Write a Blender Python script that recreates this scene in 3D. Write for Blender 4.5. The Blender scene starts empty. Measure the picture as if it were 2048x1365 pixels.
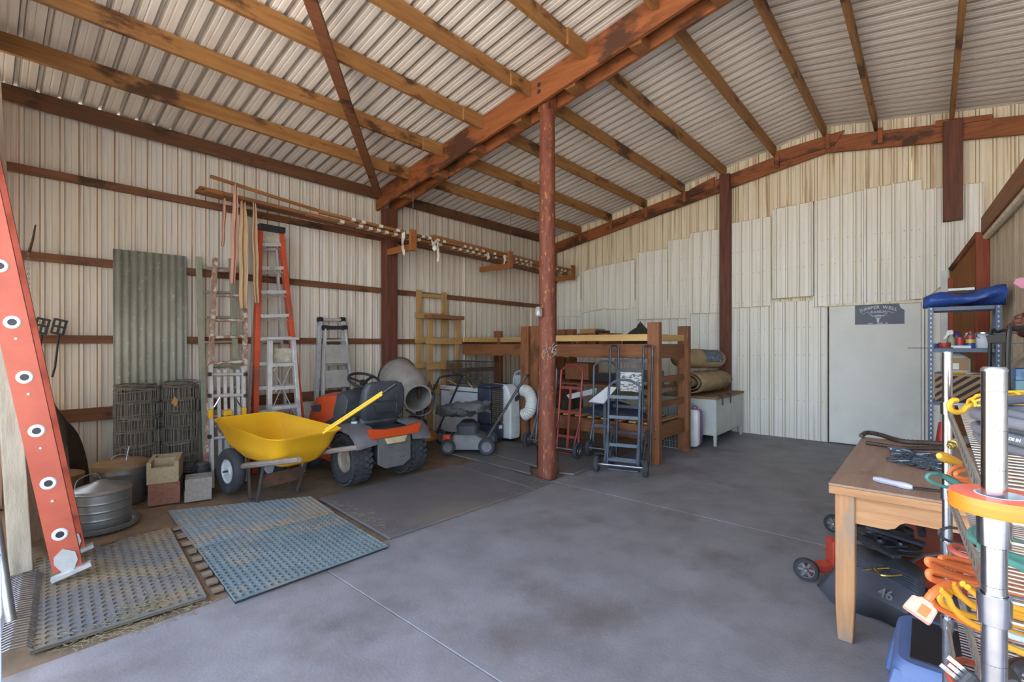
import bpy, math, random
from math import sin, cos, pi, atan, atan2, radians, sqrt
from mathutils import Vector, Matrix
random.seed(7)
SC = bpy.context.scene
COL = SC.collection
V = Vector

# ---------------------------------------------------------------- camera
FPX, HOR, HC = 947.0, 690.0, 1.38
YAW = atan((1860-1024)/FPX)
CA, SA = cos(YAW), sin(YAW)
cam_d = bpy.data.cameras.new('camera'); cam = bpy.data.objects.new('camera', cam_d); COL.objects.link(cam)
cam.location = (0, 0, HC); cam.rotation_euler = (pi/2, 0, YAW-pi/2)
cam_d.sensor_width = 36; cam_d.lens = FPX/2048*36; cam_d.shift_y = (HOR-682.5)/2048
cam_d.clip_start = .02; cam_d.clip_end = 200
SC.camera = cam

# ---------------------------------------------------------------- sky, sun, exposure
w = bpy.data.worlds.new('sky'); SC.world = w; w.use_nodes = True
nt = w.node_tree; bg = nt.nodes['Background']
sky = nt.nodes.new('ShaderNodeTexSky'); sky.sky_type = 'NISHITA'; sky.sun_disc = False
sky.sun_elevation = radians(48); sky.sun_rotation = radians(10); sky.air_density = 1; sky.dust_density = 2.5
hs = nt.nodes.new('ShaderNodeHueSaturation'); hs.inputs['Saturation'].default_value = .85
nt.links.new(sky.outputs[0], hs.inputs['Color']); nt.links.new(hs.outputs[0], bg.inputs[0]); bg.inputs[1].default_value = .62
sun_d = bpy.data.lights.new('sun', 'SUN'); sun_d.energy = 10.0; sun_d.angle = .009; sun_d.color = (1, .95, .86)
sun = bpy.data.objects.new('sun', sun_d); COL.objects.link(sun); sun.location = (-6, 12, 14)
sun.rotation_euler = V((-.12, -.72, -.68)).to_track_quat('-Z', 'Y').to_euler()
SC.view_settings.view_transform = 'Standard'; SC.view_settings.look = 'None'
SC.view_settings.gamma = 1; SC.view_settings.use_curve_mapping = False
SC.view_settings.exposure = 1.55
try:
    SC.cycles.max_bounces = 10; SC.cycles.diffuse_bounces = 7; SC.cycles.glossy_bounces = 4
    SC.cycles.transmission_bounces = 6; SC.cycles.sample_clamp_indirect = 8
except Exception: pass

# ---------------------------------------------------------------- pixel -> place (photo frame 2048 x 1365)
def ray(px, py):
    t = (px-1024)/FPX; return V((CA+SA*t, SA-CA*t, (HOR-py)/FPX))
def PX(px, py, x): r = ray(px, py); return r*(x/r.x)+V((0, 0, HC))
def PY(px, py, y): r = ray(px, py); return r*(y/r.y)+V((0, 0, HC))
def PZ(px, py, z=0): r = ray(px, py); return r*((z-HC)/r.z)+V((0, 0, HC))
def PD(px, py, d): return ray(px, py)*d+V((0, 0, HC))

# ---------------------------------------------------------------- materials
MATS = {}
def _lin(c): return tuple(((v/12.92) if v <= .04045 else ((v+.055)/1.055)**2.4) for v in c)
def hexc(h): h = h.lstrip('#'); return _lin([int(h[i:i+2], 16)/255 for i in (0, 2, 4)])
def M(name, c1, c2=None, c3=None, sc=4.0, st=(1, 1, 1), rough=.6, metal=0.0, bump=0.0, bsc=None, lo=.35, hi=.65, lo3=.58, hi3=.72, sc3=None, st3=None, det=5, rnd=True, trans=0.0, emit=None):
    """noise-mixed principled material; c1/c2 mixed by noise 1, c3 laid over by noise 2"""
    if name in MATS: return MATS[name]
    m = bpy.data.materials.new(name); m.use_nodes = True; n = m.node_tree.nodes; L = m.node_tree.links
    b = n['Principled BSDF']; b.inputs['Roughness'].default_value = rough; b.inputs['Metallic'].default_value = metal
    if trans: b.inputs['Transmission Weight'].default_value = trans
    c1 = hexc(c1); b.inputs['Base Color'].default_value = (*c1, 1)
    m.diffuse_color = (*c1, 1)
    if c2 is None and not bump:
        MATS[name] = m; return m
    tc = n.new('ShaderNodeTexCoord'); vec = tc.outputs['Object']
    if rnd:
        oi = n.new('ShaderNodeObjectInfo'); ml = n.new('ShaderNodeMath'); ml.operation = 'MULTIPLY'; ml.inputs[1].default_value = 37
        L.new(oi.outputs['Random'], ml.inputs[0])
        ad = n.new('ShaderNodeVectorMath'); L.new(vec, ad.inputs[0]); L.new(ml.outputs[0], ad.inputs[1]); vec = ad.outputs[0]
    def noise(scale, stretch, detail=det):
        mp = n.new('ShaderNodeMapping'); mp.inputs['Scale'].default_value = stretch; L.new(vec, mp.inputs[0])
        t = n.new('ShaderNodeTexNoise'); t.inputs['Scale'].default_value = scale; t.inputs['Detail'].default_value = detail
        t.inputs['Roughness'].default_value = .62; L.new(mp.outputs[0], t.inputs['Vector']); return t.outputs['Fac']
    def ramp(fac, a, c):
        r = n.new('ShaderNodeMapRange'); r.inputs[1].default_value = a; r.inputs[2].default_value = c; L.new(fac, r.inputs[0]); return r.outputs[0]
    def mix(fac, A, B):
        x = n.new('ShaderNodeMix'); x.data_type = 'RGBA'; L.new(fac, x.inputs[0])
        for s, q in ((6, A), (7, B)):
            if isinstance(q, tuple): x.inputs[s].default_value = (*q, 1)
            else: L.new(q, x.inputs[s])
        return x.outputs[2]
    f1 = noise(sc, st)
    if c2 is not None:
        col = mix(ramp(f1, lo, hi), c1, hexc(c2))
        if c3 is not None:
            f3 = noise(sc3 or sc*.37, st3 or st); col = mix(ramp(f3, lo3, hi3), col, hexc(c3))
        L.new(col, b.inputs['Base Color'])
    if bump:
        bp = n.new('ShaderNodeBump'); bp.inputs['Strength'].default_value = bump; bp.inputs['Distance'].default_value = .01
        L.new(noise(bsc or sc*3, st, 3), bp.inputs['Height']); L.new(bp.outputs[0], b.inputs['Normal'])
    MATS[name] = m; return m
def wood(name, a, b, c=None, ax=0, rough=.65, **k):
    st = [9, 9, 9]; st[ax] = .7
    st3 = [2.2, 2.2, 2.2]; st3[ax] = 1.0
    k.setdefault('lo3', .55); k.setdefault('hi3', .63)
    return M(name, a, b, c, sc=3.2, st=st, sc3=1.7, st3=st3, rough=rough, bump=.25, **k)

# ---------------------------------------------------------------- mesh builder
MW = {}
def rot_to(d, up=V((0, 0, 1))):
    d = V(d).normalized(); up = V(up)
    if abs(d.dot(up)) > .995: up = V((1, 0, 0)) if abs(d.x) < .9 else V((0, 1, 0))
    s = d.cross(up).normalized(); u = s.cross(d).normalized(); return d, s, u
class G:
    def __init__(s): s.v = []; s.f = []; s.mi = None
    def add(s, vs, fs):
        o = len(s.v); s.v += [V(p) for p in vs]; s.f += [tuple(i+o for i in q) for q in fs]; return s
    def box(s, c, d, rz=0, R=None):
        x, y, z = (q/2 for q in d); c = V(c)
        R = R if R is not None else Matrix.Rotation(rz, 3, 'Z')
        vs = [c+R @ V(p) for p in ((-x, -y, -z), (x, -y, -z), (x, y, -z), (-x, y, -z), (-x, -y, z), (x, -y, z), (x, y, z), (-x, y, z))]
        return s.add(vs, [(0, 3, 2, 1), (4, 5, 6, 7), (0, 1, 5, 4), (1, 2, 6, 5), (2, 3, 7, 6), (3, 0, 4, 7)])
    def b2(s, lo, hi): return s.box([(a+b)/2 for a, b in zip(lo, hi)], [b-a for a, b in zip(lo, hi)])
    def bar(s, p, q, wd, ht, up=(0, 0, 1), w2=None, h2=None):
        p, q = V(p), V(q); d, a, u = rot_to(q-p, up); vs = []
        for c, W, H_ in ((p, wd, ht), (q, w2 or wd, h2 or ht)):
            vs += [c-a*W/2-u*H_/2, c+a*W/2-u*H_/2, c+a*W/2+u*H_/2, c-a*W/2+u*H_/2]
        return s.add(vs, [(0, 1, 2, 3), (7, 6, 5, 4), (0, 4, 5, 1), (1, 5, 6, 2), (2, 6, 7, 3), (3, 7, 4, 0)])
    def tube(s, pts, r, n=8, closed=False, caps=True):
        pts = [V(p) for p in pts]; k = len(pts); rs = r if isinstance(r, (list, tuple)) else [r]*k
        rings = []; u = None
        for i, p in enumerate(pts):
            a = pts[i-1] if (i or closed) else p; b = pts[(i+1) % k] if (i < k-1 or closed) else p
            d = (b-a)
            if d.length < 1e-9: d = V((0, 0, 1))
            d.normalize()
            if u is None: _, _, u = rot_to(d)
            u = (u-d*u.dot(d))
            if u.length < 1e-6: _, _, u = rot_to(d)
            u.normalize(); w_ = d.cross(u)
            rings.append([p+(u*cos(2*pi*j/n)+w_*sin(2*pi*j/n))*rs[i] for j in range(n)])
        return s.loft(rings, closed, caps)
    def loft(s, rings, closed=False, caps=True, ringclosed=True):
        n = len(rings[0]); k = len(rings); vs = [p for q in rings for p in q]; fs = []
        for i in range(k if closed else k-1):
            a = i*n; b = ((i+1) % k)*n
            for j in range(n if ringclosed else n-1): fs.append((a+j, a+(j+1) % n, b+(j+1) % n, b+j))
        if caps and not closed: fs += [tuple(range(n))[::-1], tuple(range((k-1)*n, k*n))]
        return s.add(vs, fs)
    def lathe(s, prof, n=20, c=(0, 0, 0), ax=(0, 0, 1), closed=False, caps=False, sx=1, sy=1):
        d = V(ax).normalized(); _, a, u = rot_to(d, (0, 1, 0) if abs(d.z) > .9 else (0, 0, 1)); c = V(c)
        return s.loft([[c+d*z+(a*cos(2*pi*j/n)*sx+u*sin(2*pi*j/n)*sy)*r for j in range(n)] for r, z in prof], closed, caps)
    def cyl(s, p, q, r, n=14, r2=None): return s.tube([p, q], [r, r2 if r2 is not None else r], n)
    def prism(s, poly, ext):
        n = len(poly); poly = [V(p) for p in poly]; e = V(ext)
        return s.add(poly+[p+e for p in poly], [tuple(range(n))[::-1], tuple(range(n, 2*n))]+[(i, (i+1) % n, n+(i+1) % n, n+i) for i in range(n)])
    def grid(s, fn, nu, nv, closedu=False):
        vs = [fn(i/(nu if closedu else nu-1), j/(nv-1)) for j in range(nv) for i in range(nu)]; fs = []
        for j in range(nv-1):
            for i in range(nu if closedu else nu-1): fs.append((j*nu+i, j*nu+(i+1) % nu, (j+1)*nu+(i+1) % nu, (j+1)*nu+i))
        return s.add(vs, fs)
    def ball(s, c, r, n=10, m=6):
        c = V(c); r = r if isinstance(r, (tuple, list)) else (r, r, r)
        return s.loft([[c+V((cos(2*pi*j/n)*sin(pi*i/m)*r[0], sin(2*pi*j/n)*sin(pi*i/m)*r[1], cos(pi*i/m)*r[2])) for j in range(n)] for i in [.02]+list(range(1, m))+[m-.02]])
    def tf(s, Mx): s.v = [Mx @ p for p in s.v]; return s
    def mesh(s, name, smooth=False):
        me = bpy.data.meshes.new(name); me.from_pydata([tuple(p) for p in s.v], [], s.f); me.update()
        if s.mi: me.polygons.foreach_set('material_index', s.mi)
        if smooth: me.shade_smooth(); me.set_sharp_from_angle(angle=.7)
        return me
    def build(s, name, mat, parent=None, w=0, smooth=False, bevel=0, solid=0, kind=None, label=None):
        if w and parent is not None: inv = MW[parent].inverted(); s.v = [inv @ p for p in s.v]
        o = bpy.data.objects.new(name, s.mesh(name, smooth)); COL.objects.link(o)
        for m_ in (mat if isinstance(mat, (list, tuple)) else [mat]): o.data.materials.append(m_)
        if parent is not None: o.parent = parent; MW[o] = MW[parent]
        else: MW[o] = Matrix()
        if solid: md = o.modifiers.new('solid', 'SOLIDIFY'); md.thickness = solid; md.offset = 0
        if bevel: md = o.modifiers.new('bevel', 'BEVEL'); md.width = bevel; md.segments = 1 if bevel < .006 else 2; md.limit_method = 'ANGLE'
        if kind: o['kind'] = kind
        if label: o['label'] = label
        return o
def thing(name, label, cat, loc=(0, 0, 0), rz=0, group=None):
    o = bpy.data.objects.new(name, None); COL.objects.link(o); o.location = loc; o.rotation_euler = (0, 0, rz)
    o.empty_display_size = .1
    MW[o] = Matrix.Translation(V(loc)) @ Matrix.Rotation(rz, 4, 'Z'); o['label'] = label; o['category'] = cat
    if group: o['group'] = group
    return o
def tag(o, label, cat, group=None):
    o['label'] = label; o['category'] = cat
    if group: o['group'] = group
    return o
def single(g, name, mat, label, cat, group=None, **k):
    """a thing that is one mesh: origin moved to the base of the thing"""
    vs = g.v; c = V((sum(p.x for p in vs)/len(vs), sum(p.y for p in vs)/len(vs), min(p.z for p in vs)))
    g.v = [p-c for p in vs]; o = g.build(name, mat, **k); o.location = c; MW[o] = Matrix.Translation(c); return tag(o, label, cat, group)
def struct(g, name, mat, **k): return g.build(name, mat, kind='structure', **k)
def arc(c, r, a0, a1, n, u=(1, 0, 0), v=(0, 0, 1)):
    c, u, v = V(c), V(u), V(v); return [c+u*(r*cos(a0+(a1-a0)*i/n))+v*(r*sin(a0+(a1-a0)*i/n)) for i in range(n+1)]
def curve(pts, n=6):
    """Catmull-Rom through points"""
    P = [V(p) for p in pts]; P = [P[0]*2-P[1]]+P+[P[-1]*2-P[-2]]; out = []
    for i in range(1, len(P)-2):
        a, b, c, d = P[i-1], P[i], P[i+1], P[i+2]
        for k in range(n):
            t = k/n; out.append(.5*((2*b)+(c-a)*t+(2*a-5*b+4*c-d)*t*t+(3*b-a-3*c+d)*t**3))
    out.append(P[-2]); return out
def rring(cx, cy, z, hx, hy, r, n=4):
    """rounded rectangle ring in XY"""
    out = []
    for sx, sy, a in ((1, 1, 0), (-1, 1, pi/2), (-1, -1, pi), (1, -1, 1.5*pi)):
        for i in range(n+1):
            t = a+pi/2*i/n; out.append(V((cx+sx*(hx-r)+r*cos(t), cy+sy*(hy-r)+r*sin(t), z)))
    return out

# ---------------------------------------------------------------- ribbed sheet metal
def ribsheet(P00, P10, P01, P11, nrm, period=.14, amp=.018, rows=1, minor=True, phase=0.0, sag=0.0):
    """quad sheet (u from P00 to P10, v from P00 to P01) with trapezoid ribs running along v"""
    P00, P10, P01, P11, nrm = V(P00), V(P10), V(P01), V(P11), V(nrm)
    Wd = max((P10-P00).length, (P11-P01).length); prof = []
    pat = [(0, 0), (.018, 0), (.027, 1), (.050, 1), (.059, 0)]
    if minor: pat += [(.40*period, 0), (.43*period+.002, .22), (.47*period+.006, 0), (.70*period, 0), (.73*period+.002, .22), (.77*period+.006, 0)]
    k = -1
    while k*period < Wd+period:
        for a, h in pat: prof.append((k*period+a*(period/.14 if a < .07 and not minor else 1)+phase, h))
        k += 1
    prof.sort(); us = [(0.0, 0.0)]+[(a, h) for a, h in prof if 0.002 < a < Wd-.002]+[(Wd, 0.0)]
    g = G(); g_rows = []
    for j in range(rows+1):
        v = j/rows; row = []
        for a, h in us:
            u = a/Wd; p = (P00*(1-u)+P10*u)*(1-v)+(P01*(1-u)+P11*u)*v
            row.append(p+nrm*(h*amp+sag*sin(pi*v)))
        g_rows.append(row)
    g.loft(g_rows, caps=False, ringclosed=False)
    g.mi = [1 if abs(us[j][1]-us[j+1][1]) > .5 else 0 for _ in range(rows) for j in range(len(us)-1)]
    return g

# ================================================================ STRUCTURE
YW, XB, XF = 6.0, 8.0, -.35            # left wall, back wall, open front
RIDGE = 1.1
def roofz(y): return 3.60+.182*(5.92-y) if y > RIDGE else 3.60+.182*(5.92-RIDGE)-.165*(RIDGE-y)
m_conc = M('concrete', '#6f6e71', '#8e8e93', '#5c5451', sc=3.0, sc3=1.1, rough=.6, bump=.18, bsc=60, lo=.26, hi=.76, lo3=.52, hi3=.74, rnd=False, det=9)
m_dirt = M('dusty_earth', '#6b5a48', '#7f6c55', '#4a3c30', sc=5, rough=.95, bump=.4, rnd=False)
m_yard = M('gravel_yard', '#b5ab9d', '#c6beb2', sc=3, rough=.95)
m_wall = M('wall_sheet', '#dad5cb', '#cfc6b8', '#9c8060', sc=1.3, st=(9, 9, .5), sc3=2.2, st3=(14, 14, .22), rough=.55, lo3=.57, hi3=.76)
m_wallb = M('back_sheet', '#e4e3dc', '#d9d5c8', '#a8875c', sc=1.3, st=(9, 9, .5), sc3=1.5, st3=(10, 10, .35), rough=.5, lo3=.62, hi3=.86)
m_wallu = M('upper_sheet', '#e0d8c2', '#d3c6a8', '#94683a', sc=1.3, st=(9, 9, .5), sc3=1.6, st3=(11, 11, .4), rough=.5, lo3=.54, hi3=.74)
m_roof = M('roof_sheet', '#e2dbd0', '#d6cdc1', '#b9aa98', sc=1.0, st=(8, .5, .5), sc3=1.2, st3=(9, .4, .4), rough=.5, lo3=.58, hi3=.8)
m_roofd = M('roof_rib_grey', '#a89d90', '#978b7d', sc=3, rough=.6)  # sloped rib sides, greyer than the flats of the roof sheets
m_walld = M('wall_rib_grime_shade', '#8f7458', '#a89880', '#5f4a36', sc=2.5, st=(3, 3, .4), rough=.7)  # brown dirt on left wall ribs; painted rib shading on the partition
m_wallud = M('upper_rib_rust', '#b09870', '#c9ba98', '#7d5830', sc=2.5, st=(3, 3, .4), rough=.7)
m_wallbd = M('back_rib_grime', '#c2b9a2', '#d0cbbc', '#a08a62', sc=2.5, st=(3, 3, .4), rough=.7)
m_purl = wood('purlin_wood', '#a0733f', '#85592e', '#4f3018', ax=0, lo3=.55, hi3=.63)
m_purld = wood('dark_purlin_wood', '#6a4526', '#573620', '#38200f', ax=0)
m_beam = wood('red_stained_beam', '#94572c', '#794321', '#4a2a17', ax=1, lo3=.52, hi3=.60)
m_post = M('red_stained_post', '#7d4530', '#5f2f22', '#a36a3c', sc=5, st=(5, 5, .8), sc3=8, st3=(4, 4, 1.6), rough=.7, bump=.5, lo3=.56, hi3=.66)
m_girt = wood('girt_wood', '#7d5030', '#653d25', '#3d2618', ax=0)
m_dpost = wood('dark_post_wood', '#6c3b29', '#4f2a1e', ax=2)

yard = struct(G().b2((-40, -40, -.35), (-.35, 40, -.03)).b2((-.35, 6.1, -.35), (40, 40, -.03)).b2((8.2, -40, -.35), (40, 6.1, -.03)).b2((-.35, -40, -.35), (8.2, -3.9, -.03)), 'ground', m_yard)
floor = struct(G().b2((XF, -3.9, -.3), (XB+.2, YW+.1, -.012)), 'floor', m_dirt)
# concrete slabs with joints
js = [XF, 1.42, 3.86, XB+.05]; jy = [-3.88, 2.88]
for i in range(3):
    for j in range(1):
        G().b2((js[i]+.0015, jy[j]+.003, -.25), (js[i+1]-.0015, jy[j+1]-.003, 0)).build('slab', m_conc, floor, bevel=.004)

# roof sheets, one object per sheet
ceil = struct(ribsheet((XF-1.3, YW+.35, roofz(YW+.35)+.05), (XF+.0, YW+.35, roofz(YW+.35)+.05), (XF-1.3, RIDGE, roofz(RIDGE)+.05), (XF, RIDGE, roofz(RIDGE)+.05), (0, 0, 1), .14), 'ceiling', [m_roof, m_roofd])  # this root mesh is the unseen front overhang, left slope
ribsheet((XF-1.3, RIDGE, roofz(RIDGE)+.05), (XF, RIDGE, roofz(RIDGE)+.05), (XF-1.3, -4.05, roofz(-4.05)+.05), (XF, -4.05, roofz(-4.05)+.05), (0, 0, 1), .14).build('shade_overhang', [m_roof, m_roofd], ceil)  # right slope of the overhang, lengthened out of view to shade things near the opening
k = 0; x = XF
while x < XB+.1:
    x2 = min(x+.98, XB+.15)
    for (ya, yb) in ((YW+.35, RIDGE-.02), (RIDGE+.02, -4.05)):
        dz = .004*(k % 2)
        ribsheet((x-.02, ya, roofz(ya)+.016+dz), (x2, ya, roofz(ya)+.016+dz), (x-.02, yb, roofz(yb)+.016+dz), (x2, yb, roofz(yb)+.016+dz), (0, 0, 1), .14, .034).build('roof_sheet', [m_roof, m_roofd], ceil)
    x = x2; k += 1
# purlins
pys = [5.90, 5.215, 4.53, 3.83, 3.14, 2.465, 1.75, 1.12, .54, -.20, -.95, -1.7, -2.45, -3.2, -3.75]
for i, y in enumerate(pys):
    zt = roofz(y)-.002
    mt = m_purld if i == 0 else m_purl
    for xa, xb in ((XF, 3.798), (4.072, XB-.03)):
        G().b2((xa, y-.021, zt-.145), (xb, y+.021, zt)).build('purlin', mt, ceil, bevel=.003)
    if 0 < i < 8:   # scab block beside the purlin at the main beam
        G().b2((3.50, y-.045, zt-.155), (3.798, y-.0215, zt-.004)).build('scab_block', m_purl, ceil, bevel=.002)
# wall_left
wl = struct(G().b2((XF-.05, YW+.04, -.02), (XB+.1, YW+.06, .06)), 'wall_left', m_girt)
x = .12; k = 0
while x < XB:
    x2 = min(x+.91, XB+.02); o = .006*(k % 2)
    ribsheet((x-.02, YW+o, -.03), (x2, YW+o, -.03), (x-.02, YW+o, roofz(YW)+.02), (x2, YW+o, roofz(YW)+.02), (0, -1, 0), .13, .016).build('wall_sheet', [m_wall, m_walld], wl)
    x = x2; k += 1
for z, h, xe in ((2.92, .075, XB), (2.165, .075, XB), (1.43, .075, XB), (.72, .12, 3.8)):
    for xa, xb in ((.15, 3.87), (4.06, xe)):
        if xb > xa: G().b2((xa, YW-.06, z-h/2), (xb, YW-.019, z+h/2)).build('girt', m_girt, wl, bevel=.003)
ws = struct(ribsheet((XF, -3.86, -.03), (XB, -3.86, -.03), (XF, -3.86, roofz(-3.86)), (XB, -3.86, roofz(-3.86)), (0, 1, 0), .13, .016), 'wall_right_side', m_wall)
for xa, wd, mt in ((3.965, .19, m_dpost), (XB-.12, .17, m_dpost), (.06, .13, m_dpost)):
    G().b2((xa-wd/2, YW-.20, 0), (xa+wd/2, YW-.062, 3.33 if xa < 5 else 3.4)).build('wall_post', mt, wl, bevel=.004)
# wall_back
wb = struct(G().b2((XB+.05, -3.9, -.02), (XB+.07, YW+.05, .05)), 'wall_back', m_girt)
y = YW; k = 0
while y > -3.8:
    y2 = max(y-.92, -3.85)
    if y > RIDGE > y2: y2 = RIDGE
    o = .006*(k % 2)
    za, zb = roofz(y)+.015, roofz(y2)+.015
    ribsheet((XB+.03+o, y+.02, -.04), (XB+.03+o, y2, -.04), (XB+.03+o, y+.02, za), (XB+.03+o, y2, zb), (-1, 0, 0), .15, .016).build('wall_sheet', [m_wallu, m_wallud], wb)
    y = y2; k += 1
def bsheet(px0, px1, ty0, ty1, by0, by1, xp, mt, px0b=None, px1b=None, sag=0.0):
    a, b = PX(px0, ty0, xp), PX(px1, ty1, xp); c, d = PX(px0b or px0, by0, xp), PX(px1b or px1, by1, xp)
    for q in (c, d): q.z = max(q.z, -.02)
    if c.z > .3: G().bar(c+V((-.004, 0, 0)), d+V((-.004, 0, 0)), .006, .009).build('rusty_edge', m_wallud, wb); G().bar(a+V((-.004, 0, 0)), b+V((-.004, 0, 0)), .006, .007).build('rusty_edge', m_wallud, wb)
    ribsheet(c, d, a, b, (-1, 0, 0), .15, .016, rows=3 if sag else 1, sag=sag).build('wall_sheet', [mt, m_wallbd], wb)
# lower layer
for p0, p1 in ((1113, 1186), (1186, 1285), (1285, 1375), (1375, 1452), (1452, 1540), (1540, 1660)):
    bsheet(p0, p1, 600 if p0 < 1450 else 605, 600, 900, 900, XB-.005, m_wallb)
bsheet(1845, 1895, 560, 560, 930, 930, XB-.005, m_wallb)
# upper overlapping layer
for a in ((1113, 1161, 567, 551, 634, 633), (1163, 1213, 544, 530, 627, 617), (1213, 1269, 531, 519, 620, 618), (1272, 1335, 507, 497, 640, 638),
          (1336, 1380, 482, 476, 638, 637), (1380, 1450, 467, 457, 628, 626, None, 1443), (1456, 1541, 448, 433, 617, 612),
          (1545, 1628, 419, 403, 598, 592), (1626, 1722, 404, 381, 614, 609), (1723, 1843, 380, 358, 610, 598), (1843, 1898, 380, 374, 605, 560), (1898, 1967, 372, 365, 540, 500)):
    px0b = a[6] if len(a) > 6 else None; px1b = a[7] if len(a) > 7 else None
    bsheet(*a[:6], XB-.026, m_wallb, px0b, px1b)
scr = G()
for z, xs in ((.55, XB-.012), (1.22, XB-.012), (1.62, XB-.012), (2.05, XB-.033), (2.5, XB-.033), (2.85, XB-.033)):
    yy = 5.8
    while yy > -.1:
        if not (z < 1.95 and .06 < yy < 1.09) and not (z > 2.3 and yy > 4.2): scr.box((xs-.006, yy, z+.02*sin(yy*1.7)), (.008, .011, .011))
        yy -= .075 if int(yy*10) % 3 else .15
scr.build('screw_heads', m_wallud, wb, kind='stuff')
# rafter along the back wall, struts and posts
def sl(y): return 3.27+.172*(5.83-y) if y > RIDGE else 3.27+.172*(5.83-RIDGE)-.155*(RIDGE-y)
G().prism([(XB-.09, YW, sl(YW)), (XB-.09, RIDGE, sl(RIDGE)), (XB-.09, RIDGE, sl(RIDGE)+.225), (XB-.09, YW, sl(YW)+.205)], (.05, 0, 0)).build('back_rafter', m_beam, wb, bevel=.004)
G().prism([(XB-.09, RIDGE, sl(RIDGE)), (XB-.09, -3.8, sl(-3.8)), (XB-.09, -3.8, sl(-3.8)+.2), (XB-.09, RIDGE, sl(RIDGE)+.225)], (.05, 0, 0)).build('back_rafter', m_beam, wb, bevel=.004)
G().prism([(XB-.115, 1.75, sl(1.75)+.11), (XB-.115, 1.0, sl(1.0)+.08), (XB-.115, .88, sl(.88)+.28), (XB-.115, 1.72, sl(1.75)+.29)], (.025, 0, 0)).build('gusset_board', m_beam, wb, bevel=.003)
G().prism([(XB-.115, 3.0, sl(3.0)+.1), (XB-.115, 2.62, sl(2.62)+.1), (XB-.115, 2.6, sl(2.6)+.27), (XB-.115, 3.0, sl(3.0)+.22)], (.025, 0, 0)).build('gusset_board', m_beam, wb, bevel=.003)
G().prism([(XB-.115, -.05, sl(-.05)+.18), (XB-.115, -.55, sl(-.55)+.2), (XB-.115, -.55, sl(-.55)+.26), (XB-.115, -.05, sl(-.05)+.26)], (.025, 0, 0)).build('gusset_board', m_beam, wb, bevel=.003)
for y in pys[1:10]:
    G().b2((XB-.135, y-.075, sl(y)+.04), (XB-.092, y-.022, roofz(y)-.15)).build('strut_block', m_beam, wb, bevel=.003)
for px, yb, wd, zt in ((1449, 0, .155, None), (1906, 2.9, .18, None)):
    p = PX(px, 400, XB-.14); top = sl(p.y)+.235
    G().b2((XB-.15, p.y-wd/2, yb), (XB-.03, p.y+wd/2, top)).build('wall_post', m_dpost, wb, bevel=.006)
# ================================================================ STRUCTURE 2: beam, post, brace, door, partition
m_beamx = wood('beam_spacer_wood', '#8d5a30', '#6f4424', ax=1)
m_white = M('white_paint', '#d5d6d2', '#c2c4c2', sc=6, rough=.5)
m_pale = M('pale_post_paint', '#b9b09c', '#a79c88', '#8d8272', sc=6, st=(4, 4, .8), rough=.7, bump=.3)
m_steel = M('galvanised_steel', '#8d9094', '#a5a7a8', '#6e7074', sc=9, rough=.38, metal=.85)
m_chrome = M('chrome', '#d6d8dc', rough=.09, metal=1.0)
m_alu = M('aluminium', '#c6c7c6', '#b2b3b2', '#8f8d88', sc=14, rough=.45, metal=.35)
m_black = M('black_plastic', '#1d1e22', '#2a2b30', sc=9, rough=.5)
m_rubber = M('black_rubber', '#26272b', '#33343a', '#4a4640', sc=12, rough=.85, bump=.2)
m_dmetal = M('dark_metal', '#34363a', '#45464a', sc=10, rough=.5, metal=.6)
m_rust = M('rusty_steel', '#4a3a31', '#6a4b38', '#35302d', sc=14, rough=.75, metal=.4)
m_chain = M('chain_steel', '#747a82', '#8e939a', sc=30, rough=.4, metal=.8)

bm = thing('roof_beam', 'big red-brown double plank beam rising from the wall post across the ceiling', 'beam', (3.93, 5.9, 3.3))
for xp in (3.80, 4.025):
    for ya, yb in ((5.97, RIDGE), (RIDGE, -3.5)):
        G().prism([(xp, ya, roofz(ya)-.285), (xp, yb, roofz(yb)-.285), (xp, yb, roofz(yb)-.012), (xp, ya, roofz(ya)-.012)], (.045, 0, 0)).build('plank', m_beam, bm, w=1, bevel=.004)
y = 5.4
while y > -3:
    G().b2((3.846, y-.06, roofz(y)-.30), (4.024, y+.06, roofz(y)-.2)).build('spacer_block', m_beamx, bm, w=1, bevel=.003); y -= .69
for dz in (.10, .17):
    p = V((3.799, 2.99, roofz(2.99)-dz)); G().lathe([(.0, -.012), (.016, -.012), (.016, 0), (.026, 0), (.026, .004)], 10, p, (1, 0, 0)).build('bolt', m_rust, bm, w=1)

# round post
rp = thing('timber_post', 'round log post with peeling red-brown stain in the middle of the barn', 'post', (3.935, 2.985, 0))
rings = []
for i in range(15):
    z = i/14*3.86; r = .094-.016*i/14
    rings.append([V((cos(2*pi*j/20)*r*(1+.02*sin(3*j+i*.7)+.012*sin(7*j+2*i)), sin(2*pi*j/20)*r*(1+.02*sin(2*j+i)), z)) for j in range(20)])
G().loft(rings).build('log', m_post, rp, smooth=True)
G().prism([(-.06, -.07, 3.8), (-.06, .07, 3.8), (-.06, .07, 4.08), (-.06, -.07, 4.05)], (.12, 0, 0)).build('top_tenon', m_beam, rp)
m_glass = M('jar_glass', '#e8e6e0', rough=.08, trans=.85)
jr = thing('glass_jar', 'small glass jar hung on the side of the round log post', 'jar', tuple(PD(1077, 634, 4.825)))
G().lathe([(.001, 0), (.036, 0), (.04, .01), (.04, .07), (.03, .085), (.03, .10), (.028, .10), (.028, .08), (.036, .068), (.036, .012), (.001, .008)], 16).build('jar_glass', m_glass, jr, smooth=True)
G().lathe([(.0, .012), (.022, .012), (.014, .05), (.007, .07), (.0, .072)], 10).build('paper_insert', m_white, jr)
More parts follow.
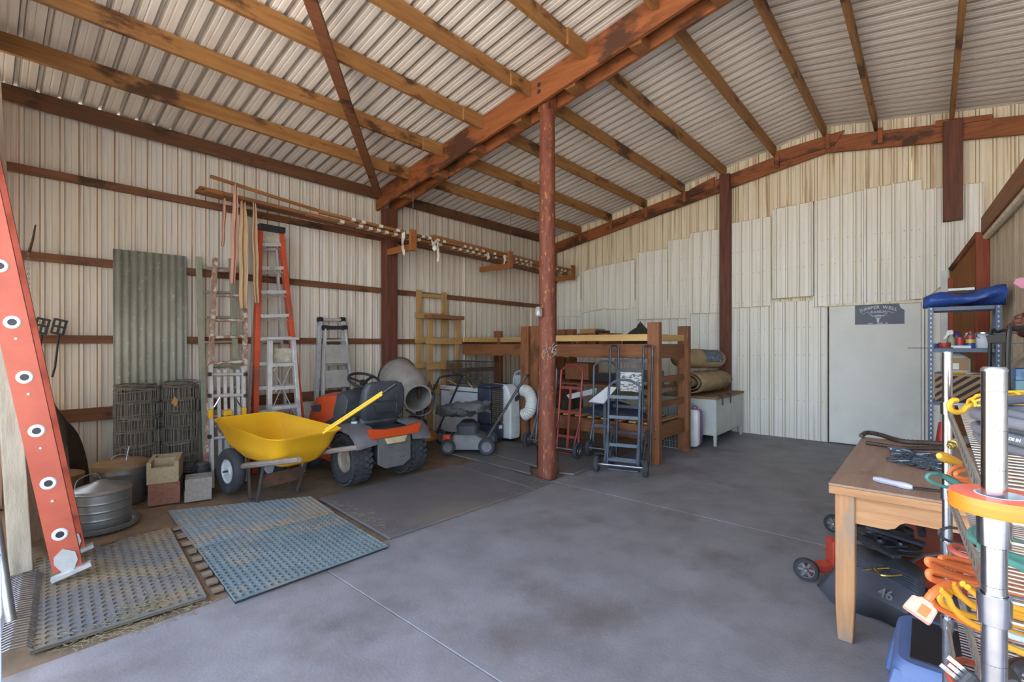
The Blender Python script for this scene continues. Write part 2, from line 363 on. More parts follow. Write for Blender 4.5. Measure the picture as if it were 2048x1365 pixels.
G().tube([(.03, 0, .094), (.0, .03, .094), (-.03, 0, .094), (0, -.03, .094)], .003, 5, closed=True).tube([(.03, 0, .094), (.02, .0, .12), (.012, 0, .14)], .003, 5).build('wire', m_dmetal, jr)
jd = V((3.935, 2.985, 0))-V((jr.location.x, jr.location.y, 0)); jl = jd.length; jd.normalize()
G().cyl(V((0, 0, .125)), jd*(jl-.085)+V((0, 0, .125)), .003, 6).build('nail', m_dmetal, jr)
cob = G()
for i in range(26):
    a = random.uniform(-.6, 1.1)+pi+.75; z = random.uniform(-.05, .07)
    p = V((cos(a)*.094, sin(a)*.094, z)); q = p*1.0+V((cos(a)*.03, sin(a)*.03, random.uniform(-.03, .05))); cob.tube([p, (p+q)/2+V((.006, -.006, .01)), q], .0035, 4)
cob.v = [v+V((3.935, 2.985, 1.30)) for v in cob.v]
single(cob, 'fluff_tuft', M('grey_fluff', '#a8a29a', '#8f8982', sc=30, rough=1), 'tuft of grey lint stuck to the round post at bed height', 'lint')

# diagonal brace under the purlins
def onroof(px, py, off):
    r = ray(px, py); s = (3.60+.182*5.92-off-HC)/(r.z+.182*r.y); return r*s+V((0, 0, HC))
a, b = onroof(757, 390, .2), onroof(614, -20, .2)
G().bar(a, b, .095, .045, up=(0, .18, 1)).build('diagonal_brace', m_girt, ceil, bevel=.003)

# door
m_door = M('door_paint', '#dcdcd4', '#d2d3cd', '#b9bbb6', sc=2.2, rough=.6, lo3=.56, hi3=.8, bump=.05)
dz0, dy0, dy1 = .015, .085, 1.065
dr = struct(G().b2((XB-.055, dy0, .015), (XB-.03, dy1, 1.915)), 'door_1', m_door, bevel=.003)
G().b2((XB-.05, dy1+.004, 0), (XB-.02, dy1+.018, 1.93)).build('door_frame', m_rust, dr)
G().b2((XB-.055, dy0-.03, 0), (XB-.02, dy0-.004, 1.94)).build('door_frame', m_wallb, dr)
G().b2((XB-.065, dy0-.04, 1.918), (XB-.02, dy1+.05, 1.95)).build('head_trim', m_wallu, dr)
for z in (.25, 1.0, 1.7): G().cyl((XB-.062, dy1+.006, z-.04), (XB-.062, dy1+.006, z+.04), .008, 8).build('hinge', m_rust, dr)
G().b2((XB-.045, -.165, 0), (XB-.035, -.10, 2.3)).build('jamb_trim', m_white, wb)

def text_mesh(txt, size, name='lettering', ext=.0012, bold=0.0, align='CENTER'):
    c = bpy.data.curves.new(name, 'FONT'); c.body = txt; c.size = size; c.extrude = ext; c.align_x = align; c.offset = bold
    o = bpy.data.objects.new(name, c); COL.objects.link(o)
    me = bpy.data.meshes.new_from_object(o.evaluated_get(bpy.context.evaluated_depsgraph_get()))
    COL.objects.unlink(o); bpy.data.objects.remove(o); g = G(); g.v = [V(v.co) for v in me.vertices]; g.f = [tuple(p.vertices) for p in me.polygons]
    bpy.data.meshes.remove(me); return g
def place(g, o, u, v):
    """local (x,y,z) -> o + x*u + y*v + z*(u x v)"""
    o, u, v = V(o), V(u).normalized(), V(v).normalized(); n = u.cross(v); g.v = [o+u*p.x+v*p.y+n*p.z for p in g.v]; return g
# ranch sign on the door
m_sign = M('slate_sign', '#59606e', '#666c7a', '#4e5564', sc=6, rough=.6)
m_slet = M('sign_lettering', '#c3c8d2', rough=.6)
sx = XB-.058; U, W_ = V((0, -1, 0)), V((0, 0, 1))
A, Bq = PX(1710, 650, sx), PX(1809, 647, sx); sw = A.y-Bq.y; sh = .262; so = V((sx, A.y, PX(1710, 650, sx).z))
sg = thing('ranch_sign', 'slate blue JUNIPER WELL RANCH sign with longhorn skull on the pale door', 'sign', tuple(so))
G().prism([so+U*x+W_*z for x, z in ((0, 0), (sw, 0), (sw, sh*.68), (sw*.965, sh*.72), (sw*.92, sh*.82), (sw*.895, sh*1.0), (0, sh))], (-.006, 0, 0)).build('board', m_sign, sg, w=1)
def arch(txt, size, y0, rise, width, ox):
    gg = G(); gl = [None if ch == ' ' else text_mesh(ch, size, bold=.0012) for ch in txt]
    wd = [size*.42 if g_ is None else max(p.x for p in g_.v)-min(p.x for p in g_.v)+size*.09 for g_ in gl]; tot = sum(wd); acc = 0
    for g1, w1 in zip(gl, wd):
        f = ((acc+w1/2)/tot-.5)*2; acc += w1
        if g1 is None: continue
        x = ox+f*width/2; y_ = y0-rise*f*f; an = -atan(2*rise*f/(width/2)); R = Matrix.Rotation(an, 3, 'Z'); gg.add([R @ p+V((x, y_, 0)) for p in g1.v], g1.f)
    return gg
for nm, g in (('lettering', arch('JUNIPER WELL', .054, sh*.80, .042, sw*.74, sw*.48)), ('lettering', arch('RANCH', .040, sh*.575, .0, sw*.31, sw*.48))):
    place(g, so+V((-.0075, 0, 0)), U, W_).build(nm, m_slet, sg, w=1)
hg = G(); cx = sw*.48
def P2(x, z): return so+U*(cx+x*sw)+W_*(z*sh)+V((-.0075, 0, 0))
for s in (-1, 1):
    hg.tube(curve([P2(s*.04, .43), P2(s*.11, .42), P2(s*.15, .5), P2(s*.20, .58)], 4), [.007*(1-.05*i) for i in range(13)], 5)
    hg.tube(curve([P2(s*.16, .61), P2(s*.22, .63), P2(s*.27, .57), P2(s*.33, .55)], 4), .003, 4)
    hg.tube([P2(s*.035, .44), P2(s*.045, .36), P2(s*.03, .28)], .006, 5)
hg.prism([P2(-.03, .30), P2(.03, .30), P2(.018, .1), P2(-.018, .1)], (-.002, 0, 0)).prism([P2(-.035, .46), P2(.035, .46), P2(.03, .42), P2(-.03, .42)], (-.002, 0, 0)).prism([P2(-.008, .44), P2(.008, .44), P2(.008, .3), P2(-.008, .3)], (-.002, 0, 0))
hg.build('longhorn_emblem', m_slet, sg, w=1)
for (x0_, x1_) in ((-.20, -.11), (-.02, .10), (.14, .20)): G().prism([P2(x0_, .065), P2(x1_, .065), P2(x1_, .03), P2(x0_, .03)], (-.001, 0, 0)).build('small_print', m_slet, sg, w=1)

# right-hand partition with its beam, plywood and red post
m_ply = wood('brown_plywood', '#8a5a34', '#7a4d2b', ax=2)
m_redw = wood('red_painted_post', '#9c4a2a', '#83391f', ax=2)
m_pbeam = wood('partition_beam_wood', '#9a6238', '#83502c', ax=0)
pa, pb = V((7.55, -.47, 0)), V((5.22, -.585, 0))
wr = struct(G().bar(V((7.5, -.60, .03)), V((5.22, -.70, .03)), .05, .06), 'wall_right', m_girt)
du = (pb-pa).normalized(); dn = V((-du.y, du.x, 0)); dn = dn if dn.y > 0 else -dn
L_ = (pb-pa).length; s = 0; k = 0
while s < L_-.02:
    s2 = min(s+.66, L_); o = dn*(-.06-.006*(k % 2))
    A, B_ = pa+du*s+o, pa+du*(s2+.02)+o
    ribsheet(A, B_, A+V((0, 0, 2.63)), B_+V((0, 0, 2.63)), dn, .075, .02, minor=False).build('partition_sheet', [m_wall, m_walld], wr); s = s2; k += 1  # rib sides coloured darker to paint in shading that outlines the corrugation
G().bar(pa+V((0, 0, 2.73))+du*-.02, pb+V((0, 0, 2.73)), .07, .19).build('partition_beam', m_pbeam, wr, bevel=.004)
G().tube([pa+V((0, 0, 2.60))+dn*-.01, pb+V((0, 0, 2.60))+dn*-.01], .035, 8).build('folded_flashing', m_wallu, wr, smooth=True)
G().box(pa+V((.08, .02, 1.33)), (.13, .12, 2.66)).build('partition_post', m_redw, wr, bevel=.005)
G().prism([(7.66, -.41, 0), (XB-.06, -.20, 0), (XB-.06, -.20, 2.28), (7.66, -.41, 2.62)], (.012, .012, 0)).build('plywood_panel', m_ply, wr)
G().bar((7.62, -.42, 2.66), (XB-.06, -.195, 2.30), .05, .05).build('sloping_rail', m_girt, wr, bevel=.003)
G().b2((XB-.09, -.215, 0), (XB-.05, -.165, 2.2)).build('partition_post', m_redw, wr, bevel=.004)

# closed strip of front wall beside the left corner (outside the view, shades the corner)
wf = struct(ribsheet((-.30, 6.0, 0), (-.30, 3.9, 0), (-.30, 6.0, 3.60), (-.30, 3.9, 3.97), (1, 0, 0), .13, .016), 'wall_front', m_wall)

# ================================================================ MATS AND FLOOR BITS
m_teal = M('teal_rubber', '#66767a', '#768386', '#8f8674', sc=3.5, sc3=2.2, rough=.8, lo3=.55, hi3=.68)
m_bluem = M('blue_dusty_rubber', '#74848a', '#83888a', '#938874', sc=3, sc3=2.0, rough=.85, lo3=.48, hi3=.62)
m_dustm = M('dusty_rubber', '#767168', '#666a6c', '#82755e', sc=3, sc3=2.4, rough=.9, lo3=.46, hi3=.60)
m_stall = M('black_stall_rubber', '#5c5a5c', '#6a6764', '#766d62', sc=2.4, sc3=1.6, rough=.7, lo3=.5, hi3=.7, bump=.1, bsc=80)
MATPOLYS = []
def inpoly(p, poly):
    c = False; n = len(poly)
    for i in range(n):
        a, b = poly[i], poly[i-1]
        if (a.y > p.y) != (b.y > p.y) and p.x < (b.x-a.x)*(p.y-a.y)/(b.y-a.y)+a.x: c = not c
    return c
def holed(q, pitch, z0, z1, name, mat, label, under):
    """rubber ring mat over quad q (4 floor points), every hole is real"""
    q = [V((p.x, p.y, 0)) for p in q]; MATPOLYS.append(q); t = thing(name, label, 'mat', tuple((q[0]+q[2])/2))
    nu = int((q[1]-q[0]).length/pitch); nv = int((q[3]-q[0]).length/(pitch*1.3)); g = G(); NB = 8
    def at(u, v, z): p = (q[0]*(1-u)+q[1]*u)*(1-v)+(q[3]*(1-u)+q[2]*u)*v; p.z = z; return p
    sq = [(1, .0), (1, 1), (0, 1), (-1, 1), (-1, 0), (-1, -1), (0, -1), (1, -1)]
    for i in range(nu):
        for j in range(nv):
            cu, cv = (i+.5)/nu, (j+.5)/nv; vs = []
            for k in range(8): vs.append(at(cu+sq[k][0]*.5/nu, cv+sq[k][1]*.5/nv, z1))
            for z in (z1, z0):
                for k in range(8): a_ = pi/4*k; vs.append(at(cu+cos(a_)*.42/nu, cv+sin(a_)*.42/nv, z))
            g.add(vs, [(k, (k+1) % 8, 8+(k+1) % 8, 8+k) for k in range(8)]+[(8+k, 8+(k+1) % 8, 16+(k+1) % 8, 16+k) for k in range(8)])
    g.prism([at(0, 0, z0), at(1, 0, z0), at(1, 1, z0), at(0, 1, z0)], (0, 0, .002))
    for a_, b_ in ((0, 1), (1, 2), (2, 3), (3, 0)): g.add([V((*q[a_].xy, z0)), V((*q[b_].xy, z0)), V((*q[b_].xy, z1)), V((*q[a_].xy, z1))], [(0, 1, 2, 3)])
    g.build('ring_lattice', mat, t, w=1)
    G().prism([at(0, 0, .001), at(1, 0, .001), at(1, 1, .001), at(0, 1, .001)], (0, 0, z0-.002)).build('backing', under, t, w=1)
    return t
m_hole = M('dark_hole_backing', '#1d2427', '#2b2f30', sc=4, rough=.95)  # near-black backing, contrasts the open holes with the lattice
m_hole2 = M('dust_filled_backing', '#5f584b', '#71675a', sc=4, rough=.95)
f = lambda *a: [PZ(px, py, .02) for px, py in a]
holed(f((470, 1202), (775, 1092), (669, 1027), (395, 1098)), .037, .012, .022, 'rubber_mat', m_teal, 'teal rubber ring mat with open holes nearest the bare concrete', m_hole)
holed(f((393, 1096), (668, 1025), (622, 993), (336, 1022)), .037, .012, .021, 'rubber_mat', m_bluem, 'dusty blue ring mat under the wheelbarrow legs', m_hole2)
holed(f((60, 1302), (413, 1192), (340, 1056), (70, 1118)), .040, .012, .020, 'rubber_mat', m_dustm, 'dirt-caked ring mat in front of the orange ladder foot', m_hole2)
def matp(poly, label, th=.019, mat=None, lift=0.0):
    pts = [PZ(px, py, th) for px, py in poly]; MATPOLYS.append(pts)
    return single(G().prism([V((p.x, p.y, lift+.001)) for p in pts], (0, 0, th)), 'stall_mat', mat or m_stall, label, 'mat', 'plain stall mats', bevel=.003)
matp([(778, 1076), (1064, 979), (903, 929), (640, 997)], 'large plain black stall mat behind the riding mower at the concrete edge')
matp([(1067, 977), (1104, 964), (951, 922), (915, 932)], 'narrow strip of black stall mat left of the round post foot')
matp([(1062, 948), (1060, 932), (935, 897), (893, 905), (955, 921)], 'black stall mat in front of the grey bagging mower')
matp([(938, 895), (1074, 933), (1074, 893), (1000, 880)], 'black stall mat under the dark evaporative cooler')
matp([(1118, 945), (1148, 948), (1196, 931), (1200, 905), (1118, 893)], 'black stall mat under the hand trucks right of the post')
# joists and wood scraps in the slot between two mats
m_scrap = wood('scrap_wood', '#8b7a66', '#6f6150', ax=0)
for i in range(9):
    px, py = 353+i*10.2, 1060+i*15.4; p = PZ(px, py, 0); p2 = PZ(px+14, py+3, 0)
    d = (p2-p).normalized()
    g = G().box((0, 0, 0), (.046+.004*(i % 3), .040+.008*(i % 2), .018), rz=random.uniform(-.12, .12)); g.v = [v+V((p.x, p.y, .0105)) for v in g.v]
    single(g, 'wood_block', m_scrap, 'weathered wood block in the mat slot, %s from the wheelbarrow end' % ['first', 'second', 'third', 'fourth', 'fifth', 'sixth', 'seventh', 'eighth', 'ninth'][i], 'wood block', 'wood blocks in the mat slot')
m_brd = wood('dirty_board', '#7a6248', '#65503a', ax=0)
for (a_, b_), lb in ((((196, 1092), (232, 1082)), 'short dirty board lying beside the far foot of the orange ladder'),):
    p, q = PZ(*a_, .02), PZ(*b_, .02); single(G().bar(V((p.x, p.y, .032)), V((q.x, q.y, .032)), .05, .02), 'board', m_brd, lb, 'board', bevel=.002)
# straw and hay litter
m_straw = M('straw', '#8f886c', '#7c7458', sc=20, rough=.9)
g = G()
def straws(n, pts, z, L=.05):
    for i in range(n):
        a_, b_ = random.choice(pts); u = random.random(); px = a_[0]+(b_[0]-a_[0])*u+random.gauss(0, 24); py = a_[1]+(b_[1]-a_[1])*u+random.gauss(0, 8)
        p = PZ(px, py, 0); an = random.uniform(0, pi); l = random.uniform(.3, 1)*L; o = V((cos(an)*l/2, sin(an)*l/2, 0))
        ins = [sum(inpoly(p+o*k, m) for m in MATPOLYS) for k in (-2, -1, 0, 1, 2)]
        if len(set(ins)) > 1 or (V((p.x, p.y))-V((3.935, 2.985))).length < .15: continue
        p.z = .0255 if ins[0] else .003
        g.bar(p-V((cos(an)*l/2, sin(an)*l/2, 0)), p+V((cos(an)*l/2, sin(an)*l/2, random.uniform(0, .006))), .0022, .0015)
straws(260, [((110, 1298), (420, 1204))], .004); straws(80, [((300, 1140), (400, 1180))], .026); straws(260, [((640, 1003), (770, 1080)), ((590, 1050), (680, 1035))], .024)
straws(160, [((1095, 962), (1140, 950)), ((1060, 990), (1080, 980))], .004, .04); straws(90, [((250, 1240), (330, 1210))], .024, .07)
g.build('straw_litter', m_straw, kind='stuff', label='loose hay and straw scattered over mats and slab edge')['category'] = 'straw'
# ================================================================ LEFT ZONE
m_orange = M('orange_fibreglass', '#b5563f', '#a64b36', '#8f4433', sc=5, rough=.5, lo3=.6, hi3=.75)
m_orange2 = M('orange_red_fibreglass', '#c2502e', '#ad4428', '#8f4a38', sc=5, rough=.5)
m_galv = M('galvanised_can', '#84878a', '#96989a', '#7a6f62', sc=5, rough=.42, metal=.7, lo3=.58, hi3=.8)
m_rustpan = M('rusty_lid', '#8a7458', '#7d6648', '#9a8c78', sc=7, rough=.75, metal=.2)
m_green = M('pale_green_metal', '#9a9c86', '#87897a', '#6f6a5a', sc=9, rough=.6, metal=.2)
m_paintl = M('spattered_wood', '#9c8c7c', '#8a5a48', '#c4bcae', sc=16, rough=.75, lo3=.52, hi3=.58, sc3=14)
m_wirefence = M('weathered_wire', '#7a766e', '#8c8880', sc=20, rough=.6, metal=.5)
m_core = M('wire_core', '#45413b', '#55504a', sc=14, rough=.9, bump=.6)
m_barb = M('barbed_wire', '#4e525a', '#636870', sc=25, rough=.45, metal=.7)
m_yel = M('yellow_poly', '#e0ab1e', '#d8a018', '#c09040', sc=3, rough=.42, lo3=.6, hi3=.8)

# pale square post at the left edge of the picture
b0 = PZ(42, 1143)
single(G().bar(V((b0.x, b0.y, 0)), V((b0.x-.17, b0.y+.05, 3.78)), .10, .10, up=(1, 0, 0)), 'square_post', m_pale, 'pale grey square timber post at the left edge beside the orange ladder', 'post', bevel=.006)
# planks stacked behind it
m_pl = wood('brown_plank', '#6f5238', '#5a412c', ax=2)
for i, (x, y, z, lb) in enumerate(((.33, 4.55, .95, 'brown plank leaning behind the pale square post, shortest'), (.27, 4.75, 1.25, 'brown plank leaning behind the pale square post, middle one'), (.2, 4.98, 1.5, 'brown plank leaning behind the pale square post, tallest'))):
    single(G().bar((x+.05, y-.10, .02), (x-.1, y+.12, z), .14, .038, up=(0, 1, .1)), 'plank', m_pl, lb, 'plank', 'planks behind the post', bevel=.003)

def rail(g, p, q, wd, dp, up, flange=.0):
    """C-section ladder rail"""
    p, q = V(p), V(q); d, a, u = rot_to(q-p, up)
    g.bar(p, q, dp*.12+.004, wd, up=up)
    for s in (-1, 1): g.bar(p+u*(s*wd/2)+a*dp*.4, q+u*(s*wd/2)+a*dp*.4, dp, .006, up=up)
    return g
# ---- orange extension ladder: rungs run along the view, foot on the mat
t = thing('extension_ladder', 'orange fibreglass extension ladder leaning at the left edge with swivel foot', 'ladder', (.38, 3.9, 0))
A0 = PZ(138, 1148, .06); lean = V((-.285, .03, 1.84)); lean.normalize()
rung_dir = V((.155, .99, 0)).normalized(); wdir = rung_dir.cross(lean).normalized()
for s, nm in ((0, 'rail'), (.33, 'rail')):
    p = A0+rung_dir*s+lean*.03; q = p+lean*4.1
    g = G().bar(p, q, .008, .125, up=wdir)
    for e in (-1, 1): g.bar(p+wdir*e*.06+rung_dir*(.014 if s == 0 else -.014), q+wdir*e*.06+rung_dir*(.014 if s == 0 else -.014), .034, .007, up=wdir)
    r_ = g.build('rail', m_orange, t, w=1)
    ft = G().prism([p+wdir*x+lean*z-rung_dir*.012 for x, z in ((-.05, .05), (-.045, .09), (0, .125), (.045, .09), (.05, .04), (.02, -.02), (-.02, -.02))], rung_dir*.018)
    ft.bar(p-lean*.035-wdir*.075+V((0, 0, .0)), p-lean*.012+wdir*.1, .05, .022, up=lean)
    ft.build('swivel_foot', m_alu, t, w=1)
for i in range(13):
    c = A0+lean*(.24+i*.305)
    G().cyl(c+rung_dir*.004, c+rung_dir*.326, .016, 10).build('rung', m_alu, t, w=1, smooth=True)
    G().lathe([(.017, -.004), (.019, -.010), (.031, -.010), (.036, -.005), (.036, 0)], 16, c, rung_dir).build('rung_ring', m_white, t, w=1, smooth=True)
    G().lathe([(.0, -.0085), (.018, -.0085), (.018, -.004)], 12, c, rung_dir).build('rung_hole', m_black, t, w=1)
for i in range(5):
    c = A0+lean*(.10+i*.31)+wdir*.03*0; G().lathe([(.0, -.008), (.006, -.008), (.008, -.004)], 8, c+wdir*.0+lean*.03, rung_dir).build('rivet', m_alu, t, w=1)

# ---- steel tine rake lying at the lower left, with grey pipe handle
m_bluw = M('blue_white_plastic', '#b7bfd0', '#a2abbf', sc=5, rough=.4)
t = thing('landscape_rake', 'steel rake with a row of curved tines lying at the lower left corner', 'rake', tuple(PZ(30, 1250)))
a, b = PZ(48, 1150, .05), PZ(19, 1305, .05)
d_ = (b-a); n_ = 34; side = V((d_.y, -d_.x, 0)).normalized()
if (PZ(60, 1200, .05)-PZ(30, 1200, .05)).dot(side) < 0: side = -side
G().bar(a-side*.07, b-side*.05, .045, .012).build('head_bar', m_dmetal, t, w=1, bevel=.002)
for i in range(n_):
    p = a+d_*(i/(n_-1))-side*.05
    G().tube([p, p+side*.05+V((0, 0, .012)), p+side*.1+V((0, 0, .006)), p+side*.125-V((0, 0, .02))], .0038, 5).build('tine', m_steel, t, w=1)
G().tube([PZ(22, 1243, .06), PD(-30, 900, 2.35)], .02, 10).build('handle', m_steel, t, w=1, smooth=True)
t2 = single(G().prism([PD(px, py, 1.88) for px, py in ((-22, 1080), (2, 1115), (5, 1230), (2, 1240), (4, 1383), (-22, 1383))], PD(0, 690, 1.90)-PD(0, 690, 1.88)), 'plastic_sheet', m_bluw, 'bluish white plastic panel edge at the far lower left', 'panel', bevel=.004)

# ---- black rake / fork heads hung on the wall
t = thing('hanging_fork', 'pair of black slotted fork heads hanging on the left wall girt', 'tool', tuple(PY(105, 740, 5.85)))
for k, (ox, dx) in enumerate(((0, 0), (34, 2))):
    g = G()
    for c in ((76, 636), (88, 638), (99, 642)):
        a, b = PY(c[0]+ox, c[1]+dx, 5.84), PY(c[0]+ox-8, c[1]+dx+28, 5.84); g.bar(a, b, .016, .016)
    for yy in (0, 13, 27): g.bar(PY(74+ox-yy*.25, 636+dx+yy, 5.83), PY(102+ox-yy*.3, 642+dx+yy, 5.83), .014, .018)
    g.build('fork_head', m_black, t, w=1)
    G().tube([PY(84+ox, 668, 5.84), PY(76+ox, 735, 5.86), PY(70+ox, 755, 5.86)], .009, 6).build('fork_shaft', m_black, t, w=1)
single(G().tube([PY(58, 505, 5.88), PY(66, 478, 5.86), PY(71, 450, 5.84)], [.012, .009, .006], 6), 'rusty_hook', m_rust, 'thin rusty bar sticking up from the left wall girt', 'bar')
g = G()
for i in range(14):
    p = PY(56+i*.15, 508+i*10, 5.84); g.tube([p+V((0, 0, .014)), p+V((.008, 0, 0)), p-V((0, 0, .014)), p-V((.008, 0, 0))], .0035, 5, closed=True)
single(g, 'hanging_chain', m_chain, 'pale chain and strap hanging beside the orange ladder on the left wall', 'chain')

# ---- black tarp over a pile
m_tarp = M('black_tarp', '#2c2723', '#3a332c', '#5f4d3a', sc=5, rough=.7, lo3=.5, hi3=.66, bump=.4)
c = PZ(150, 985); c = V((.43, 5.70, 0))
def tf(u, v):
    a = 2*pi*u; r = (.37+.03*sin(5*a)+.02*sin(11*a))*(1-.80*v**2.2)*(1+.10*sin(9*a)*(1-v)); z = .86*(v**.72)*(1-.10*sin(a+1)*v)+.012*sin(13*a+v*9)
    return c+V((cos(a)*r*.58, sin(a)*r*.46, z))
g = G().grid(tf, 40, 12, closedu=True); g.f.append(tuple(range(440, 480)))
single(g, 'covered_pile', m_tarp, 'dusty black tarp draped over a pile behind the metal cans', 'tarp', smooth=True)

# ---- galvanised cans and poultry waterer
def can(loc, r, h, label, mat=m_galv):
    t = thing('metal_can', label, 'can', loc)
    G().lathe([(0, 0), (r*.86, 0), (r*.88, .012), (r*.93, h*.55), (r*.945, h*.57), (r*.94, h*.6), (r*.955, h*.75), (r*.975, h*.77), (r*.965, h*.8), (r, h-.004), (r, h)], 28).build('body', mat, t, smooth=True)
    G().lathe([(r*1.04, h-.035), (r*1.045, h+.005), (r*.98, h+.012), (r*.5, h+.035), (0, h+.04)], 28).build('lid', m_rustpan, t, smooth=True)
    G().tube(arc((0, 0, h+.035), .06, 0, pi, 8, (1, 0, 0), (0, 0, .62)), .006, 6).build('lid_handle', m_galv, t, smooth=True)
    return t
can((.445, 5.23, .001), .148, .33, 'galvanised can with rusty lid partly hidden behind the orange ladder')
t = can((.84, 5.32, .001), .195, .345, 'larger galvanised can with tan dusty lid right behind the poultry waterer')
G().tube([(.02, -.12, .38), (.03, -.11, .44), (.045, -.1, .50)], .005, 6).build('bail_wire', m_galv, t)
wp = PZ(205, 1056); t = thing('poultry_waterer', 'galvanised poultry waterer with domed lid standing in a shallow rusty pan', 'waterer', (wp.x, wp.y+.03, .001))
G().lathe([(0, .0), (.205, 0), (.22, .01), (.232, .045), (.238, .045), (.238, .04), (.222, .005)], 30).build('pan', m_galv, t, smooth=True)
r = .178
prof = [(r*.97, .012), (r, .02)]
for zz in (.09, .15, .21): prof += [(r, zz-.012), (r, zz-.005), (r+.002, zz-.002), (r+.002, zz+.002), (r, zz+.005), (r, zz+.012)]
prof += [(r, .262), (r, .272), (r+.006, .278), (r+.006, .282), (r-.004, .29)]
G().lathe(prof, 30).build('body', m_galv, t, smooth=True)
pr = [(r-.002, .288)]
for i in range(4): rr = r*(1-.22*(i+.5)); pr += [(rr+.012, .296+i*.014), (rr+.006, .302+i*.014)]
pr += [(.03, .352), (0, .352)]
G().lathe(pr, 30).build('domed_lid', m_galv, t, smooth=True)
G().tube(curve([(-.15, .06, .29), (-.12, .1, .36), (-.02, .12, .385), (.02, .12, .30)], 5), .0035, 5).build('wire_bail', m_galv, t)

# ---- concrete blocks
m_blk = {k: M('block_'+k, a, b, sc=40, rough=.95, bump=.5, bsc=120) for k, a, b in (('tan', '#aa9c80', '#988a70'), ('red', '#8a6252', '#775244'), ('grey', '#96908a', '#85807a'))}
def block(loc, rz, sx, sy, sz, kind, label, holes=2, notch=False):
    t = thing('concrete_block', label, 'block', loc, rz); w_ = .032; g = G()
    hx, hy = sx/2, sy/2
    g.b2((-hx, -hy, 0), (-hx+w_, hy, sz)).b2((hx-w_, -hy, 0), (hx, hy, sz))
    webs = [-hy+w_/2+(sy-w_)*i/holes for i in range(holes+1)]
    for i, y in enumerate(webs):
        top = sz-(.05 if notch and i == 0 else 0)
        g.b2((-hx+w_, y-w_/2, 0), (hx-w_, y+w_/2, top))
    g.build('shell', m_blk[kind], t); return t
A_, B_ = PZ(300, 1014), PZ(356, 1006); ang = atan2(B_.y-A_.y, B_.x-A_.x); nrm = V((-sin(ang), cos(ang), 0)); mid = (A_+B_)/2
cc = mid+nrm*.185
block((cc.x, cc.y, .001), ang, .225, .37, .185, 'red', 'reddish concrete block under the tan one, beside the metal cans')
block((cc.x-.004, cc.y+.004, .187), ang-.03, .225, .37, .185, 'tan', 'tan concrete block with notched end on top of the reddish block', notch=True)
A_, B_ = PZ(361, 1009), PZ(409, 1000); mid = (A_+B_)/2; cc = mid+nrm*.11+V((cos(ang), sin(ang), 0))*.04
block((cc.x, cc.y, .001), ang, .2, .21, .098, 'grey', 'lower of two small grey concrete blocks right of the reddish block')
block((cc.x+.002, cc.y, .100), ang+.02, .2, .21, .098, 'grey', 'upper of two small grey concrete blocks right of the reddish block')

# ---- rolls of woven field fence
def fence_roll(loc, r, h, label, seed):
    rnd = random.Random(seed); t = thing('fence_roll', label, 'wire roll', loc)
    G().lathe([(r*.55, .02), (r*.86, .02), (r*.86, h-.05), (r*.5, h-.04)], 24).build('inner_layers', m_core, t, smooth=True)
    nb = 8
    for i in range(nb):
        z = .02+(h-.04)*i/(nb-1); g = G()
        for k in range(7 if i in (0, nb-1) else 5):
            rr = r*(1-.028*rnd.random()*1.6); zz = z+rnd.uniform(-.022, .022); tx, ty = rnd.uniform(-.02, .02), rnd.uniform(-.02, .02)
            g.tube([(cos(a)*rr, sin(a)*rr, zz+tx*cos(a)+ty*sin(a)+.004*sin(5*a+k)) for a in [2*pi*j/22 for j in range(22)]], .0034, 4, closed=True)
        g.build('wire_band', m_wirefence, t, kind='stuff')
    g = G()
    for i in range(nb-1):
        z0, z1 = .02+(h-.04)*i/(nb-1), .02+(h-.04)*(i+1)/(nb-1)
        for k in range(64):
            a = 2*pi*k/64+rnd.uniform(-.05, .05); b = a+rnd.uniform(-.06, .06); rr = r*rnd.uniform(.92, .995)
            g.bar((cos(a)*rr, sin(a)*rr, z0), (cos(b)*rr, sin(b)*rr, z1), .0042, .0042)
    g.build('stay_wires', m_wirefence, t, kind='stuff')
    g = G()
    for k in range(16):
        rr = r*(.35+.6*k/16); zz = h+rnd.uniform(-.02, .015)
        g.tube([(cos(a)*rr, sin(a)*rr, zz+.008*sin(3*a+k)) for a in [2*pi*j/20 for j in range(20)]], .0034, 4, closed=True)
    g.build('top_coils', m_wirefence, t, kind='stuff'); return t
fence_roll((1.018, 5.67, .001), .176, .985, 'dark roll of woven field fence standing left of the tagged roll', 1)
t = fence_roll((1.368, 5.70, .001), .164, .99, 'dark roll of woven field fence with a tan tag near its top', 2)
p = PD(349, 802, 4.62); g = G().prism([(0, 0, .045), (.03, 0, .0), (.012, 0, -.06), (-.03, 0, -.02)], (0, .002, 0)); g.v = [v+p for v in g.v]; g.build('paper_tag', M('tan_paper', '#a8824a', rough=.8), t, w=1)
def spool(loc, r, h, label, seed):
    rnd = random.Random(seed); t = thing('barbed_wire_spool', label, 'wire spool', loc)
    G().cyl((0, 0, .0), (0, 0, h), r*.72, 16).build('core', m_core, t)
    g = G()
    for k in range(58):
        rr = r*rnd.uniform(.82, 1.0)*(1-.18*abs(2*(k/58)-1)**3); z = .012+(h-.024)*k/57+rnd.uniform(-.01, .01); tx, ty = rnd.uniform(-.11, .11), rnd.uniform(-.11, .11)
        g.tube([(cos(a)*rr, sin(a)*rr, z+rr*(tx*cos(a)+ty*sin(a))) for a in [2*pi*j/18 for j in range(18)]], .0032, 4, closed=True)
    g.build('windings', m_barb, t, kind='stuff'); return t
q = PZ(417, 978); spool((q.x-.062, q.y-.05, .001), .066, .27, 'dark barbed wire spool nearest the wheelbarrow tyre', 3)
